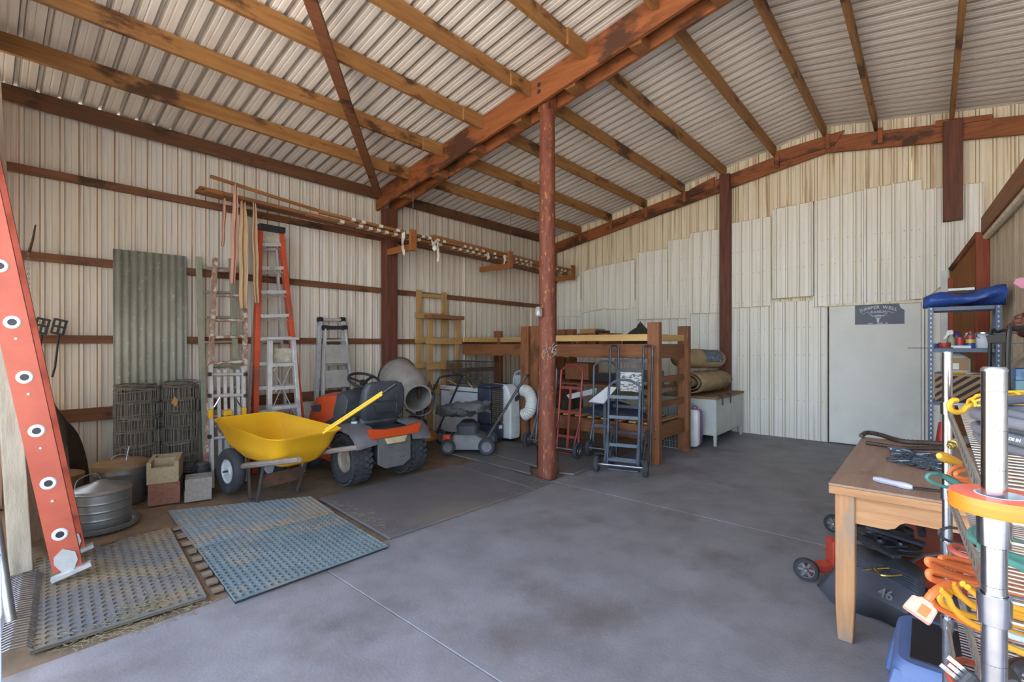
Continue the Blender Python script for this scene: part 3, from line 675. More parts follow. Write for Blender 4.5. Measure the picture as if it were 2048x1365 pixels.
q = PZ(384, 972); spool((q.x, q.y+.02, .001), .074, .25, 'dark barbed wire spool behind the small grey blocks', 4)

# ---- corrugated galvanised sheet leaning on the wall
m_corr = M('old_corrugated', '#9b9d92', '#8a8c82', '#bfc2b8', sc=5, st=(1, 1, .5), sc3=30, st3=(1, 1, .6), rough=.55, metal=.2, lo3=.6, hi3=.72)
x0, x1 = PY(226, 500, 5.915).x, PY(373, 515, 5.915).x; nW = 90
def cf(u, v): return V((x0+(x1-x0)*u, 5.915-.03*(1-v)+.008*sin(2*pi*u*9.5), .02+(2.29+.01*u)*v))
single(G().grid(cf, nW, 3), 'corrugated_sheet', m_corr, 'grey-green corrugated galvanised sheet standing behind the fence rolls', 'sheet', smooth=True, solid=.0025)

# ---- ladders on the left wall
def mkladder(name, label, bl, br, tl, tr, fr, rw, rd, mr, mg, rung='tube', rr=.014, group=None, nrm=V((0, -1, 0)), zoff=0):
    bl, br, tl, tr = V(bl), V(br), V(tl), V(tr); t = thing(name, label, 'ladder', tuple((bl+br)/2), group=group)
    for a, b in ((bl, tl), (br, tr)): G().bar(a, b, rw, rd, up=nrm).build('rail', mr, t, w=1, bevel=.003)
    for f_ in fr:
        a, b = bl+(tl-bl)*f_, br+(tr-br)*f_; e = (b-a).normalized()
        if rung == 'tube': G().cyl(a+e*rw*.3, b-e*rw*.3, rr, 10).build('rung', mg, t, w=1, smooth=True)
        else:
            st = G().bar(a+e*rw*.4, b-e*rw*.4, .075, .006).bar(a+e*rw*.4+nrm*.036-V((0, 0, .016)), b-e*rw*.4+nrm*.036-V((0, 0, .016)), .006, .036).build('step', mg, t, w=1)
            for p_, sg_ in ((a, 1), (b, -1)):
                G().bar(p_+e*sg_*rw*.5-V((0, 0, .075))+nrm*.03, p_+e*sg_*(rw*.5+.06)-V((0, 0, .02))+nrm*.03, .004, .014, up=nrm).build('step_brace', mg, t, w=1)
    return t
def wall2(px, py, yt): return PY(px, py, yt)
def zfrac(zs, z0, z1): return [(z-z0)/(z1-z0) for z in zs]
# pale green extension ladder
yl = 5.80
tl, tr = PY(397, 514, 5.84), PY(463, 518, 5.84); zz = [PY(430, y, yl).z for y in (538, 587, 637, 686, 735, 785, 835)]
mkladder('straight_ladder', 'pale greenish metal ladder against the left wall, left of the paint-spattered one', (tl.x+.01, 5.62, .005), (tr.x+.01, 5.62, .005), tl, tr, zfrac(zz, 0, tl.z), .055, .03, m_green, m_green)
# paint spattered ladder
tl, tr = PY(430, 517, 5.72), PY(490, 520, 5.72); zz = [PY(450, y, 5.6).z for y in (541, 592, 642, 676, 727, 778, 828)]
bl, br = PY(412, 900, 5.38), PY(490, 900, 5.38)
mkladder('wooden_ladder', 'paint-spattered reddish wooden ladder behind the folded aluminium ladder', (bl.x, 5.38, .005), (br.x, 5.38, .005), tl, tr, zfrac(zz, 0, tl.z), .038, .06, m_paintl, m_paintl, rr=.016)
# folded aluminium multi-position ladder with yellow joints
yl = 5.18; bl, br = PY(424, 900, yl), PY(489, 900, yl); tl, tr = PY(421, 733, yl+.12), PY(486, 733, yl+.12)
zz = [PY(455, y, yl+.06).z for y in (749, 792, 874)]
t = mkladder('folding_ladder', 'folded aluminium ladder with yellow hinge joints behind the wheelbarrow nose', (bl.x, yl, .005), (br.x, yl, .005), tl, tr, zfrac(zz, 0, tl.z), .028, .06, m_alu, m_alu, rr=.016)
for px in (436, 449, 462, 475):
    a, b = PY(px, 736, yl+.14), PY(px+1, 905, yl+.05); G().bar(V((a.x, yl+.02+.04, .03)), V((a.x, yl+.14, a.z-.02)), .03, .02, up=(0, 1, 0)).build('inner_rail', m_alu, t, w=1)
for px, py in ((421, 828), (455, 826), (488, 824)):
    p = PY(px, py, yl+.02); G().box(p, (.035 if px != 455 else .075, .05, .085 if px != 455 else .05)).build('hinge_joint', m_yel, t, w=1, bevel=.004)
for (a, b) in (((428, 815), (440, 795)), ((483, 815), (470, 795)), ((430, 850), (442, 866)), ((482, 850), (470, 866))):
    G().cyl(PY(*a, yl+.01), PY(*b, yl+.01), .007, 8).build('brace', m_chrome, t, w=1)
for z_ in (749, 792, 874):
    for px in (419, 491): G().box(PY(px, z_, yl+.03), (.022, .05, .035)).build('end_cap', m_black, t, w=1)
# tall orange step ladder
def zl(py, y): return PY(545, py, y).z
yt, yb = 5.72, 5.42
tl, tr = PY(519, 460, yt), PY(560, 460, yt); bl = PY(507, 880, yb); br = PY(612, 880, yb)
steps = (492, 538, 585, 632, 677, 726, 773, 820)
ztop = tl.z; fr = []
for py in steps:
    f0 = .5
    for _ in range(30): f0 = PY(545, py, yb+(yt-yb)*f0).z/ztop
    fr.append(f0)
t = mkladder('step_ladder', 'tall orange fibreglass step ladder with aluminium steps leaning on the left wall', (bl.x, yb, .005), (br.x, yb, .005), tl, tr, fr, .052, .075, m_orange2, m_alu, rung='step')
tc = (tl+tr)/2
G().b2((tl.x-.03, yt-.09, ztop-.01), (tr.x+.03, yt+.09, ztop+.06)).build('top_cap', m_black, t, w=1, bevel=.01)
G().box(tc+V((.0, -.03, -.1)), (.20, .004, .16)).build('warning_plate', M('old_label', '#b8b0a0', '#9a917f', sc=20, rough=.7), t, w=1)
bl2, br2 = V((bl.x+.03, yb+.33, .01)), V((br.x-.06, yb+.33, .01)); tl2, tr2 = tl+V((.03, .06, 0)), tr+V((-.03, .06, 0))
for a, b in ((bl2, tl2), (br2, tr2)): G().bar(a, b, .022, .04, up=(0, -1, 0)).build('rear_rail', m_alu, t, w=1)
for f_ in fr[::1]:
    a, b = bl2+(tl2-bl2)*(f_-.02), br2+(tr2-br2)*(f_-.02); G().bar(a, b, .02, .03).build('rear_rung', m_alu, t, w=1)
# small aluminium step ladder in front of it
yt, yb = 5.24, 5.10
tl, tr = PY(540, 680, yt), PY(586, 680, yt); bl = PY(537, 900, yb); br = PY(605, 900, yb); ztop = tl.z; fr = []
for py in (727, 773, 812, 850):
    f0 = .5
    for _ in range(30): f0 = PY(565, py, yb+(yt-yb)*f0).z/ztop
    fr.append(f0)
t = mkladder('aluminium_step_ladder', 'low aluminium step ladder with cross bracing standing before the orange one', (bl.x, yb, .005), (br.x, yb, .005), tl, tr, fr, .04, .06, m_alu, m_alu, rung='step')
G().b2((tl.x-.05, yt-.07, ztop-.0), (tr.x+.04, yt+.08, ztop+.03)).build('top_cap', m_alu, t, w=1, bevel=.004)
G().box((tl+tr)/2+V((.0, .05, -.17)), (.24, .004, .15)).build('label_plate', MATS['old_label'], t, w=1)
for s_ in (0, 1):
    a = bl+V((0, .03, .3)) if s_ == 0 else br+V((-.03, .03, .3)); b = tr+V((-.03, .0, -.3)) if s_ == 0 else tl+V((.03, 0, -.3)); G().bar(a, b, .004, .016, up=(0, 1, 0)).build('cross_brace', m_alu, t, w=1)
# telescoping ladder with grey platform boards
yt, yb = 5.86, 5.74
m_gboard = M('grey_board', '#9b9a96', '#8a8984', sc=8, rough=.6)
for k in range(2):
    pass
tl, tr = PY(650, 656, yt-.1), PY(689, 656, yt-.1); bl, br = PY(641, 900, yb-.18), PY(716, 900, yb-.18); fr = []
ztop = tl.z
for py in (682, 730, 776, 822):
    f0 = .5
    for _ in range(30): f0 = PY(670, py, yb-.18+(yt-.1-yb+.18)*f0).z/ztop
    fr.append(f0)
t = mkladder('telescoping_ladder', 'aluminium telescoping ladder with grey boards and black hinges behind the riding mower', (bl.x, yb-.18, .005), (br.x, yb-.18, .005), tl, tr, fr, .026, .06, m_alu, m_alu, rr=.014)
tl2, tr2 = PY(640, 640, yt+.03), PY(685, 640, yt+.03); bl2, br2 = PY(628, 900, yb+.10), PY(690, 900, yb+.10)
for a, b in ((bl2, tl2), (br2, tr2)): G().bar(V((a.x, a.y, .01)), b, .05, .05, up=(0, -1, 0)).build('rear_rail', m_alu, t, w=1, bevel=.003)
G().cyl(tl2, tr2+V((.03, 0, 0)), .02, 10).build('top_rung', m_alu, t, w=1)
for p in (tl2, tr2, tl, tr): G().cyl(p-V((.03, 0, 0)), p+V((.03, 0, 0)), .035, 12).build('hinge', m_black, t, w=1)
G().bar(tl+V((.0, -.03, .0)), tr+V((0, -.03, 0)), .04, .05).build('hinge_bar', m_black, t, w=1, bevel=.006)
for (ya, yb_) in ((690, 727), (741, 775)):
    z1, z0 = PY(672, ya, 5.62).z, PY(672, yb_, 5.62).z; xl, xr = PY(651, ya, 5.6).x, PY(696, ya, 5.6).x
    G().prism([(xl, 5.58, z0), (xr+.02, 5.58, z0), (xr, 5.63, z1), (xl+.01, 5.63, z1)], (0, .012, 0)).build('platform_board', m_gboard, t, w=1)

# ---- lumber rack: arms, brackets, chains
m_lum = wood('orange_lumber', '#9c6636', '#84522a', ax=0)
m_lum2 = wood('dark_lumber', '#845432', '#6d4327', ax=0)
m_arm = wood('rack_wood', '#a0622f', '#8a5126', ax=1)
m_paper = M('torn_white_paper', '#d8d2c4', '#c6bfb0', sc=12, rough=.9)
for i, (x, ch, lb) in enumerate(((3.9, 1, 'wooden rack arm and upright block hung by a chain beside the wall post'), (5.88, 1, 'wooden rack arm and upright block, middle of the lumber rack'), (7.72, 1, 'wooden rack arm at the back wall end of the lumber rack'))):
    t = thing('rack_bracket', lb, 'bracket', (x, 5.6, 2.66), group='lumber rack brackets')
    G().b2((x-.02, 5.25, 2.655), (x+.02, 5.94 if i else 5.80, 2.745)).build('arm', m_arm, t, w=1, bevel=.003)
    G().b2((x-.05, 5.205, 2.645), (x+.05, 5.248, 2.93)).build('upright_block', m_arm, t, w=1, bevel=.003)
    top = roofz(5.22)-.02 if i else roofz(5.15)-.29
    if i == 0:
        for k in range(int((top-2.93)/.042)+1):
            g = G(); z = 2.945+k*.042; h = V((.011, 0, 0)) if k % 2 else V((0, .011, 0))
            p = V((x, 5.222, z)); g.tube([p+V((0, 0, .026)), p+h, p-V((0, 0, .026)), p-h], .0036, 5, closed=True).build('chain_link', m_chain, t, w=1)
    else: G().cyl((x, 5.222, 2.92), (x, 5.222, top), .0035, 5).build('hanging_wire', m_chain, t, w=1)
boards = [  # (x0,y0,z0, x1,y1,z1, w, h, mat, label)
    (1.52, 5.74, 2.985, 7.6, 5.70, 2.77, .09, .035, m_lum2, 'long dark board on the left wall girt, nearest the sheets'),
    (1.58, 5.65, 2.99, 7.7, 5.60, 2.77, .07, .035, m_lum, 'long orange board sticking out furthest left on the lumber rack'),
    (1.55, 5.75, 3.03, 6.6, 5.715, 2.85, .06, .03, m_lum, 'thin board on top of the boards over the ladders'),
    (1.72, 5.55, 2.955, 7.5, 5.49, 2.77, .08, .035, m_lum2, 'long board second from the rack front'),
    (2.55, 5.445, 2.90, 7.75, 5.395, 2.775, .08, .03, m_lum, 'paper-wrapped board along the front of the lumber rack'),
    (2.65, 5.335, 2.93, 7.78, 5.305, 2.805, .06, .03, m_lum, 'upper paper-wrapped lath at the rack front edge'),
    (4.1, 5.43, 2.902, 7.75, 5.392, 2.814, .075, .035, m_lum2, 'board stacked over the front laths between the rack brackets'),
    (4.3, 5.326, 2.930, 7.78, 5.305, 2.845, .055, .04, m_lum, 'topmost lath stacked against the rack uprights')]
for (xa, ya, za, xb, yb, zb, wd, ht, mt, lb) in boards:
    t = thing('lumber_board', lb, 'board', (xa, ya, za), group='boards on the lumber rack')
    G().bar((xa, ya, za), (xb, yb, zb), wd, ht).build('board', mt, t, w=1, bevel=.002)
    if 'paper' in lb:
        n = int((xb-xa)/.13)
        for k in range(3, n):
            if random.random() < .25: continue
            f0 = (k+random.uniform(-.1, .1))/n; f1 = f0+.055/(xb-xa); P = lambda f_: V((xa+(xb-xa)*f_, ya+(yb-ya)*f_, za+(zb-za)*f_))
            G().bar(P(f0), P(f1), wd+.004, ht+.004).build('paper_wrap', m_paper, t, w=1)
t = single(G().tube([PY(421, 353, 5.62), PY(560, 398, 5.60), PY(700, 441, 5.56), V((4.3, 5.52, 2.93))], .02, 10), 'wooden_pole', m_lum, 'long round wooden pole rising at a slant above the lumber boards', 'pole', smooth=True)
# hanging ribbons of flagging
m_rib = [M('pink_ribbon', '#c79a86', '#b98672', '#c9b48c', sc=8, st=(30, 30, .4), rough=.8), M('tan_ribbon', '#bfa884', '#b08c68', '#c88a78', sc=8, st=(30, 30, .4), rough=.8)]
for i, (xa, ya, xb, yb, wd, mi, lb) in enumerate(((450, 398, 446, 492, .035, 0, 'shortest faded ribbon hanging from the lumber boards, leftmost'), (472, 369, 466, 568, .05, 0, 'long pink ribbon hanging from the slanted pole'), (486, 404, 487, 617, .085, 1, 'widest tan ribbon hanging from the lumber boards'), (508, 406, 513, 607, .055, 1, 'tan ribbon hanging over the left rail of the orange step ladder'))):
    p, q = PY(xa, ya, 5.472), PY(xb, yb, 5.472)
    def rf(u, v, p=p, q=q, wd=wd, i=i):
        c = p+(q-p)*v; w_ = wd*(.45+.75*min(1, v*3))*(1-.35*v); return c+V(((u-.5)*w_, .018*sin(u*9+i)+.01*sin(v*14+i), .012*sin(u*7+v*5)*(1-v)))
    single(G().grid(rf, 13, 12), 'ribbon', m_rib[mi], lb, 'ribbon', 'ribbons hanging from the rack', smooth=True, solid=.001)
# torn paper hanging from the laths
for i, (px, py, l, wd, lb) in enumerate(((806, 470, .30, .05, 'torn white paper strip hanging left of the first rack upright'), (868, 487, .14, .10, 'crumpled torn white paper hanging between the rack brackets'), (876, 488, .30, .035, 'thin torn white paper strip hanging below the crumpled one'), (976, 513, .1, .05, 'small torn paper scrap near the middle rack bracket'), (1009, 518, .13, .025, 'narrow paper shred beside the middle rack upright'))):
    p = PY(px, py-6, 5.258); nn = i
    def pf(u, v, p=p, l=l, wd=wd, nn=nn): return p+V(((u-.5)*wd*(1-.5*v)+.015*sin(v*8+nn), .02*sin(u*6+v*7+nn), -l*v+.02*sin(u*11+nn)))
    single(G().grid(pf, 7, 9), 'torn_paper', m_paper, lb, 'paper', 'torn paper on the rack', smooth=True, solid=.001)
# ================================================================ MIDDLE ZONE
m_handle = M('grey_weathered_wood', '#8a8078', '#756b62', sc=6, st=(1, 8, 8), rough=.8, bump=.3)
m_legp = M('dark_leg_steel', '#4a4a4e', '#5c5a58', '#6b4a38', sc=12, rough=.5, metal=.4)
m_tyre = M('tyre_rubber', '#2f3136', '#3b3d42', sc=10, rough=.85)
m_hubw = M('white_wheel_paint', '#c3ccd2', '#b3bac0', '#8a8a86', sc=9, rough=.5)
m_mred = M('mower_orange', '#c24a1e', '#b8431b', sc=5, rough=.35)
m_mdk = M('mower_dark_plastic', '#33353c', '#3f4148', '#5a5650', sc=7, rough=.55, lo3=.6, hi3=.8)
m_mgr = M('mower_grey_plastic', '#6a6a6e', '#5c5c60', '#7a7266', sc=7, rough=.6)
m_yfib = M('yellow_fibreglass', '#e6b516', '#d9a60f', sc=6, rough=.35)

def wheel(t, c, ax, r, w_, hubmat, hubr=.55, n=28, lugs=0, name='wheel', sub=True):
    """tyre + hub (sub-part) at c with axle direction ax, in local coordinates"""
    c, ax = V(c), V(ax).normalized(); h = w_/2; pr = [(r*hubr, -h*.62), (r*.72, -h*.9), (r*.90, -h*.92), (r*.97, -h*.6), (r, -h*.2), (r, h*.2), (r*.97, h*.6), (r*.90, h*.92), (r*.72, h*.9), (r*hubr, h*.62)]
    g = G().lathe(pr, n, c, ax)
    if lugs:
        _, a, u = rot_to(ax, (0, 1, 0) if abs(ax.z) > .9 else (0, 0, 1))
        for k in range(lugs):
            for row, (off, wd) in enumerate(((-.66, .34), (-.22, .34), (.22, .34), (.66, .34))):
                an = 2*pi*(k+.5*(row % 2))/lugs; rr = r*(1.0 if abs(off) < .5 else .975); d = a*cos(an)+u*sin(an); tg = -a*sin(an)+u*cos(an)
                R = Matrix((tuple(tg), tuple(ax), tuple(d))).transposed()
                R = R @ Matrix.Rotation(.35 if row % 2 else -.35, 3, 'Z')
                g.box(c+d*(rr+.004)+ax*(off*h), (2*pi*r/lugs*.62, h*wd*1.25, .016), R=R)
    ty = g.build('tyre' if sub else name, m_tyre, t, smooth=not lugs)
    hp = [(0, -h*.5), (r*hubr*.35, -h*.55), (r*hubr*.4, -h*.38), (r*hubr*.9, -h*.42), (r*hubr*1.02, -h*.66), (r*hubr*1.03, h*.66), (r*hubr*.9, h*.42), (r*hubr*.4, h*.38), (r*hubr*.35, h*.55), (0, h*.5)]
    G().lathe(hp, 20, c, ax).build('hub', hubmat, ty, smooth=True); return ty

# ---- wheelbarrow with two wheels (local +X points to the wheels)
t = thing('wheelbarrow', 'yellow poly tray wheelbarrow with grey wooden handles on the blue mat', 'wheelbarrow', (1.775, 4.43, .022), radians(96))
for s in (-1, 1): wheel(t, (.39, s*.19, .205), (0, 1, 0), .205, .105, m_hubw, .52)
rings = []
for z, x0, x1, hy, r in ((.345, -.42, .14, .15, .07), (.37, -.46, .18, .20, .09), (.48, -.53, .36, .27, .11), (.625, -.585, .52, .305, .115), (.64, -.61, .545, .325, .125), (.652, -.615, .55, .33, .13), (.64, -.605, .54, .32, .12), (.622, -.57, .505, .293, .105), (.48, -.515, .345, .262, .10), (.385, -.44, .16, .185, .08), (.36, -.40, .12, .14, .06)):
    rg = rring((x0+x1)/2, 0, z, (x1-x0)/2, hy, r, 5)
    rings.append([V((p.x, p.y*(1-.08*max(0, (p.x-.1)/.5)), p.z+(.035*(p.x/.6) if z > .5 else 0))) for p in rg])
G().loft(rings).build('tray', m_yel, t, smooth=True)
for s in (-1, 1):
    G().tube([(.40, s*.115, .215), (.12, s*.19, .29), (-.40, s*.245, .40), (-.86, s*.26, .495)], [.022, .026, .024, .021], 8).build('handle', m_handle, t, smooth=True)
    G().bar((.09, s*.175, .31), (.06, s*.18, .012), .035, .007, up=(0, 1, 0)).bar((.06, s*.18, .008), (-.07, s*.18, .008), .035, .008).bar((-.07, s*.18, .008), (-.22, s*.20, .36), .035, .007, up=(0, 1, 0)).build('leg', m_legp, t)
    G().bar((.38, s*.115, .20), (.28, s*.12, .37), .03, .012).build('axle_bracket', m_legp, t)
G().bar((-.145, -.185, .19), (-.145, .185, .19), .006, .115, up=(0, 0, 1)).build('leg_brace', m_rust, t)
for x_, z_ in ((.08, .30), (-.38, .40)): G().bar((x_, -.2, z_), (x_, .2, z_), .05, .02).build('cross_bar', m_legp, t)
G().cyl((.39, -.255, .205), (.39, .255, .205), .009, 8).build('axle', m_dmetal, t)

# ---- yellow long-handled tool lying in the tray
t = thing('yellow_handled_tool', 'yellow fibreglass tool handles with black grip resting in the wheelbarrow tray', 'tool', tuple(PD(655, 860, 3.95)))
A1, A2 = PD(648, 864, 3.98), PD(766, 786, 4.02); B2_ = PD(792, 768, 4.04); up_ = V((0, 0, 1))
for s in (-1, 1):
    o = V((.012*s, .008*s, .011*s)); G().tube([A1+o, A2+o], .011, 8).build('handle', m_yfib, t, w=1, smooth=True)
G().tube([A2, A2+(B2_-A2)*.85, B2_], [.017, .016, .012], 10).build('grip', m_black, t, w=1, smooth=True)

# ---- riding mower (local +X forward)
t = thing('riding_mower', 'orange and black riding lawn mower seen from behind with dark seat', 'mower', (2.76, 4.26, .021), radians(88))
for s in (-1, 1): wheel(t, (0, s*.315, .245), (0, 1, 0), .245, .225, M('mower_rim', '#9a9082', '#857b6e', sc=6, rough=.6), .52, 30, lugs=26)
for s in (-1, 1): wheel(t, (.90, s*.30, .175), (0, 1, 0), .175, .14, MATS['mower_rim'], .5, 22)
# hood
def hood_ring(x, z0, z1, hw):
    return [V((x, -hw, z0)), V((x, -hw, z0+(z1-z0)*.55)), V((x, -hw*.82, z1-.03)), V((x, -hw*.4, z1)), V((x, hw*.4, z1)), V((x, hw*.82, z1-.03)), V((x, hw, z0+(z1-z0)*.55)), V((x, hw, z0))]
hd = G().loft([hood_ring(.50, .38, .84, .25), hood_ring(.80, .38, .82, .26), hood_ring(1.02, .38, .78, .25), hood_ring(1.17, .40, .66, .22), hood_ring(1.22, .44, .6, .2)]).build('hood', m_mred, t, smooth=True, bevel=.006)
for s in (-1, 1):
    G().prism([(.78, s*.262, .62), (1.0, s*.256, .60), (1.02, s*.256, .66), (.80, s*.262, .70)], (0, s*.008, 0)).build('side_vent', m_mdk, hd)
    G().prism([(.505, s*.252, .38), (.80, s*.258, .38), (.70, s*.258, .50), (.505, s*.252, .58)], (0, s*.010, 0)).build('side_panel', m_mdk, hd)
G().loft([hood_ring(.34, .40, .80, .21), hood_ring(.42, .36, .88, .24), hood_ring(.51, .36, .86, .253)]).build('dashboard', m_mdk, t, smooth=True, bevel=.006)
# steering wheel
sc_ = V((.31, 0, .975)); sax = V((-.42, 0, .9)).normalized(); _, a_, u_ = rot_to(sax, (0, 1, 0))
G().tube([sc_+(a_*cos(q)+u_*sin(q))*.165 for q in [2*pi*i/24 for i in range(24)]], .015, 8, closed=True).build('steering_wheel', m_black, t, smooth=True)
g = G()
for q in (0, 2.1, 4.2): g.bar(sc_-sax*.03, sc_+(a_*cos(q)+u_*sin(q))*.16, .03, .012, up=sax)
g.cyl(sc_-sax*.05, sc_-sax*.01, .04, 12).cyl(sc_-sax*.25, sc_-sax*.04, .016, 8).build('steering_hub', m_black, t)
# seat
rings = []
for z, x, hw, th in ((.60, .0, .20, .05), (.66, -.03, .235, .06), (.78, -.055, .245, .06), (.90, -.075, .235, .055), (.965, -.085, .20, .045), (.985, -.085, .14, .03)):
    rings.append([V((x+p.x, p.y, z)) for p in rring(0, 0, 0, th, hw, min(th, .05)*.95, 4)])
st_ = G().loft(rings).build('seat_back', m_mdk, t, smooth=True)
for zz in (.70, .82): G().tube([(-.118, -.13, zz+.05), (-.126, -.11, zz-.03), (-.126, .11, zz-.03), (-.118, .13, zz+.05)], .006, 6).build('seam', m_black, st_)
G().loft([rring(.20, 0, .52, .20, .22, .08), rring(.20, 0, .57, .235, .245, .09), rring(.20, 0, .63, .225, .235, .09), rring(.20, 0, .645, .17, .18, .08)]).build('seat_cushion', m_mdk, t, smooth=True)
# fenders and rear
def fend(s):
    pr = [(-.30, .43), (-.27, .50), (-.18, .555), (0, .575), (.18, .56), (.29, .49), (.33, .38)]
    rg = [[V((x, s*.20, z)), V((x, s*.30, z+.005)), V((x, s*.41, z-.01)), V((x, s*.43, z-.05)), V((x, s*.415, z-.055)), V((x, s*.20, z-.03))] for x, z in pr]
    return G().loft(rg)
for s in (-1, 1): fend(s).build('fender', m_mgr, t, smooth=True)
G().prism([(-.31, -.27, .455), (-.31, .27, .455), (-.31, .30, .56), (-.31, .12, .535), (-.31, -.12, .535), (-.31, -.30, .56)], (.05, 0, 0)).build('rear_bumper_panel', m_mred, t, bevel=.008)
G().b2((-.26, -.22, .43), (.55, .22, .52)).build('deck_top', m_mdk, t, bevel=.01)
G().prism([(-.285, -.185, .47), (-.285, .185, .47), (-.285, .185, .20), (-.285, .10, .15), (-.285, -.10, .15), (-.285, -.185, .20)], (.02, 0, 0)).build('rear_plate', M('rusty_grey_plate', '#5a5b60', '#6c6b6a', '#6a5346', sc=9, rough=.6, metal=.2), t, bevel=.003)
G().b2((-.265, -.17, .22), (-.16, .17, .42)).build('rear_axle_case', m_dmetal, t, bevel=.01)
G().loft([rring(-.305, 0, .395, .018, .10, .012), rring(-.305, 0, .452, .02, .13, .015)]).build('fuel_tank', M('cream_plastic', '#bdb38e', '#a89e7c', sc=8, rough=.5), t, smooth=True)
G().cyl((.02, .27, .575), (.02, .27, .60), .032, 14).build('fuel_neck', m_white, t)
G().lathe([(.03, .60), (.042, .605), (.042, .64), (.03, .652), (0, .655)], 16, (.02, .27, 0)).build('fuel_cap', m_black, t, smooth=True)
G().b2((.25, -.36, .14), (.74, .36, .24)).build('cutting_deck', m_mred, t, bevel=.04)
G().b2((-.15, -.15, .17), (1.1, .15, .40)).build('chassis', m_dmetal, t, bevel=.01)
for s in (-1, 1): G().loft([rring(.47, s*.30, .30, .16, .10, .03), rring(.47, s*.30, .325, .16, .10, .03)]).build('footrest', m_mred, t, bevel=.004)
G().cyl((.0, -.30, .245), (0, .30, .245), .03, 10).build('rear_axle', m_dmetal, t)
G().cyl((.90, -.27, .175), (.90, .27, .175), .02, 8).build('front_axle', m_dmetal, t)
for y_ in (-.05, .05): G().cyl((-.292, -.08+y_*.3, .24), (-.28, -.08+y_*.3, .24), .008, 6).build('bolt', m_chrome, t)

# ---- cement mixer drum on a stand
m_mix = M('cement_grey_drum', '#8f8b84', '#7d7871', '#a09a90', sc=6, rough=.85, bump=.3, lo3=.52, hi3=.7)
mo, mb_ = PD(836, 797, 5.45), PD(795, 752, 6.05); ax = (mo-mb_).normalized(); Ld = (mo-mb_).length
t = thing('cement_mixer', 'grey cement mixer drum with open mouth tilted behind the riding mower', 'mixer', (mb_.x*.5+mo.x*.5, mb_.y*.5+mo.y*.5, .001))
drm = G().lathe([(0, -.06), (.14, -.05), (.225, 0), (.235, .02), (.235, Ld*.55), (.225, Ld*.58), (.16, Ld), (.165, Ld+.004), (.15, Ld+.005), (.148, Ld-.01), (.205, Ld*.58), (.215, Ld*.5), (.215, .03), (0, .02)], 30, mb_, ax).build('drum', m_mix, t, w=1, smooth=True)
G().lathe([(.235, -.012), (.25, -.012), (.25, .012), (.235, .012)], 40, mb_, ax, closed=True).build('gear_ring', m_rust, drm, w=1)
mc = (mo+mb_)/2; sd = ax.cross(V((0, 0, 1))).normalized(); fw = V((ax.x, ax.y, 0)).normalized()
for s in (-1, 1):
    for e in (-1, 1): G().tube([mc+sd*.15*s, V((mc.x, mc.y, .02))+sd*.16*s+fw*.15*e], .02, 8).build('stand_leg', m_rust, t, w=1)
    G().tube([V((mc.x, mc.y, .03))+sd*.16*s-fw*.18, V((mc.x, mc.y, .03))+sd*.16*s+fw*.18], .018, 8).build('stand_skid', m_rust, t, w=1)
G().tube([mc-sd*.30, mc+sd*.30], .018, 8).build('yoke_bar', m_rust, t, w=1)
G().tube(curve([PD(812, 820, 5.3), PD(835, 832, 5.2), PD(862, 822, 5.2), PD(868, 790, 5.3), PD(858, 765, 5.5)], 5), .012, 6).build('tilt_hoop', m_dmetal, t, w=1)

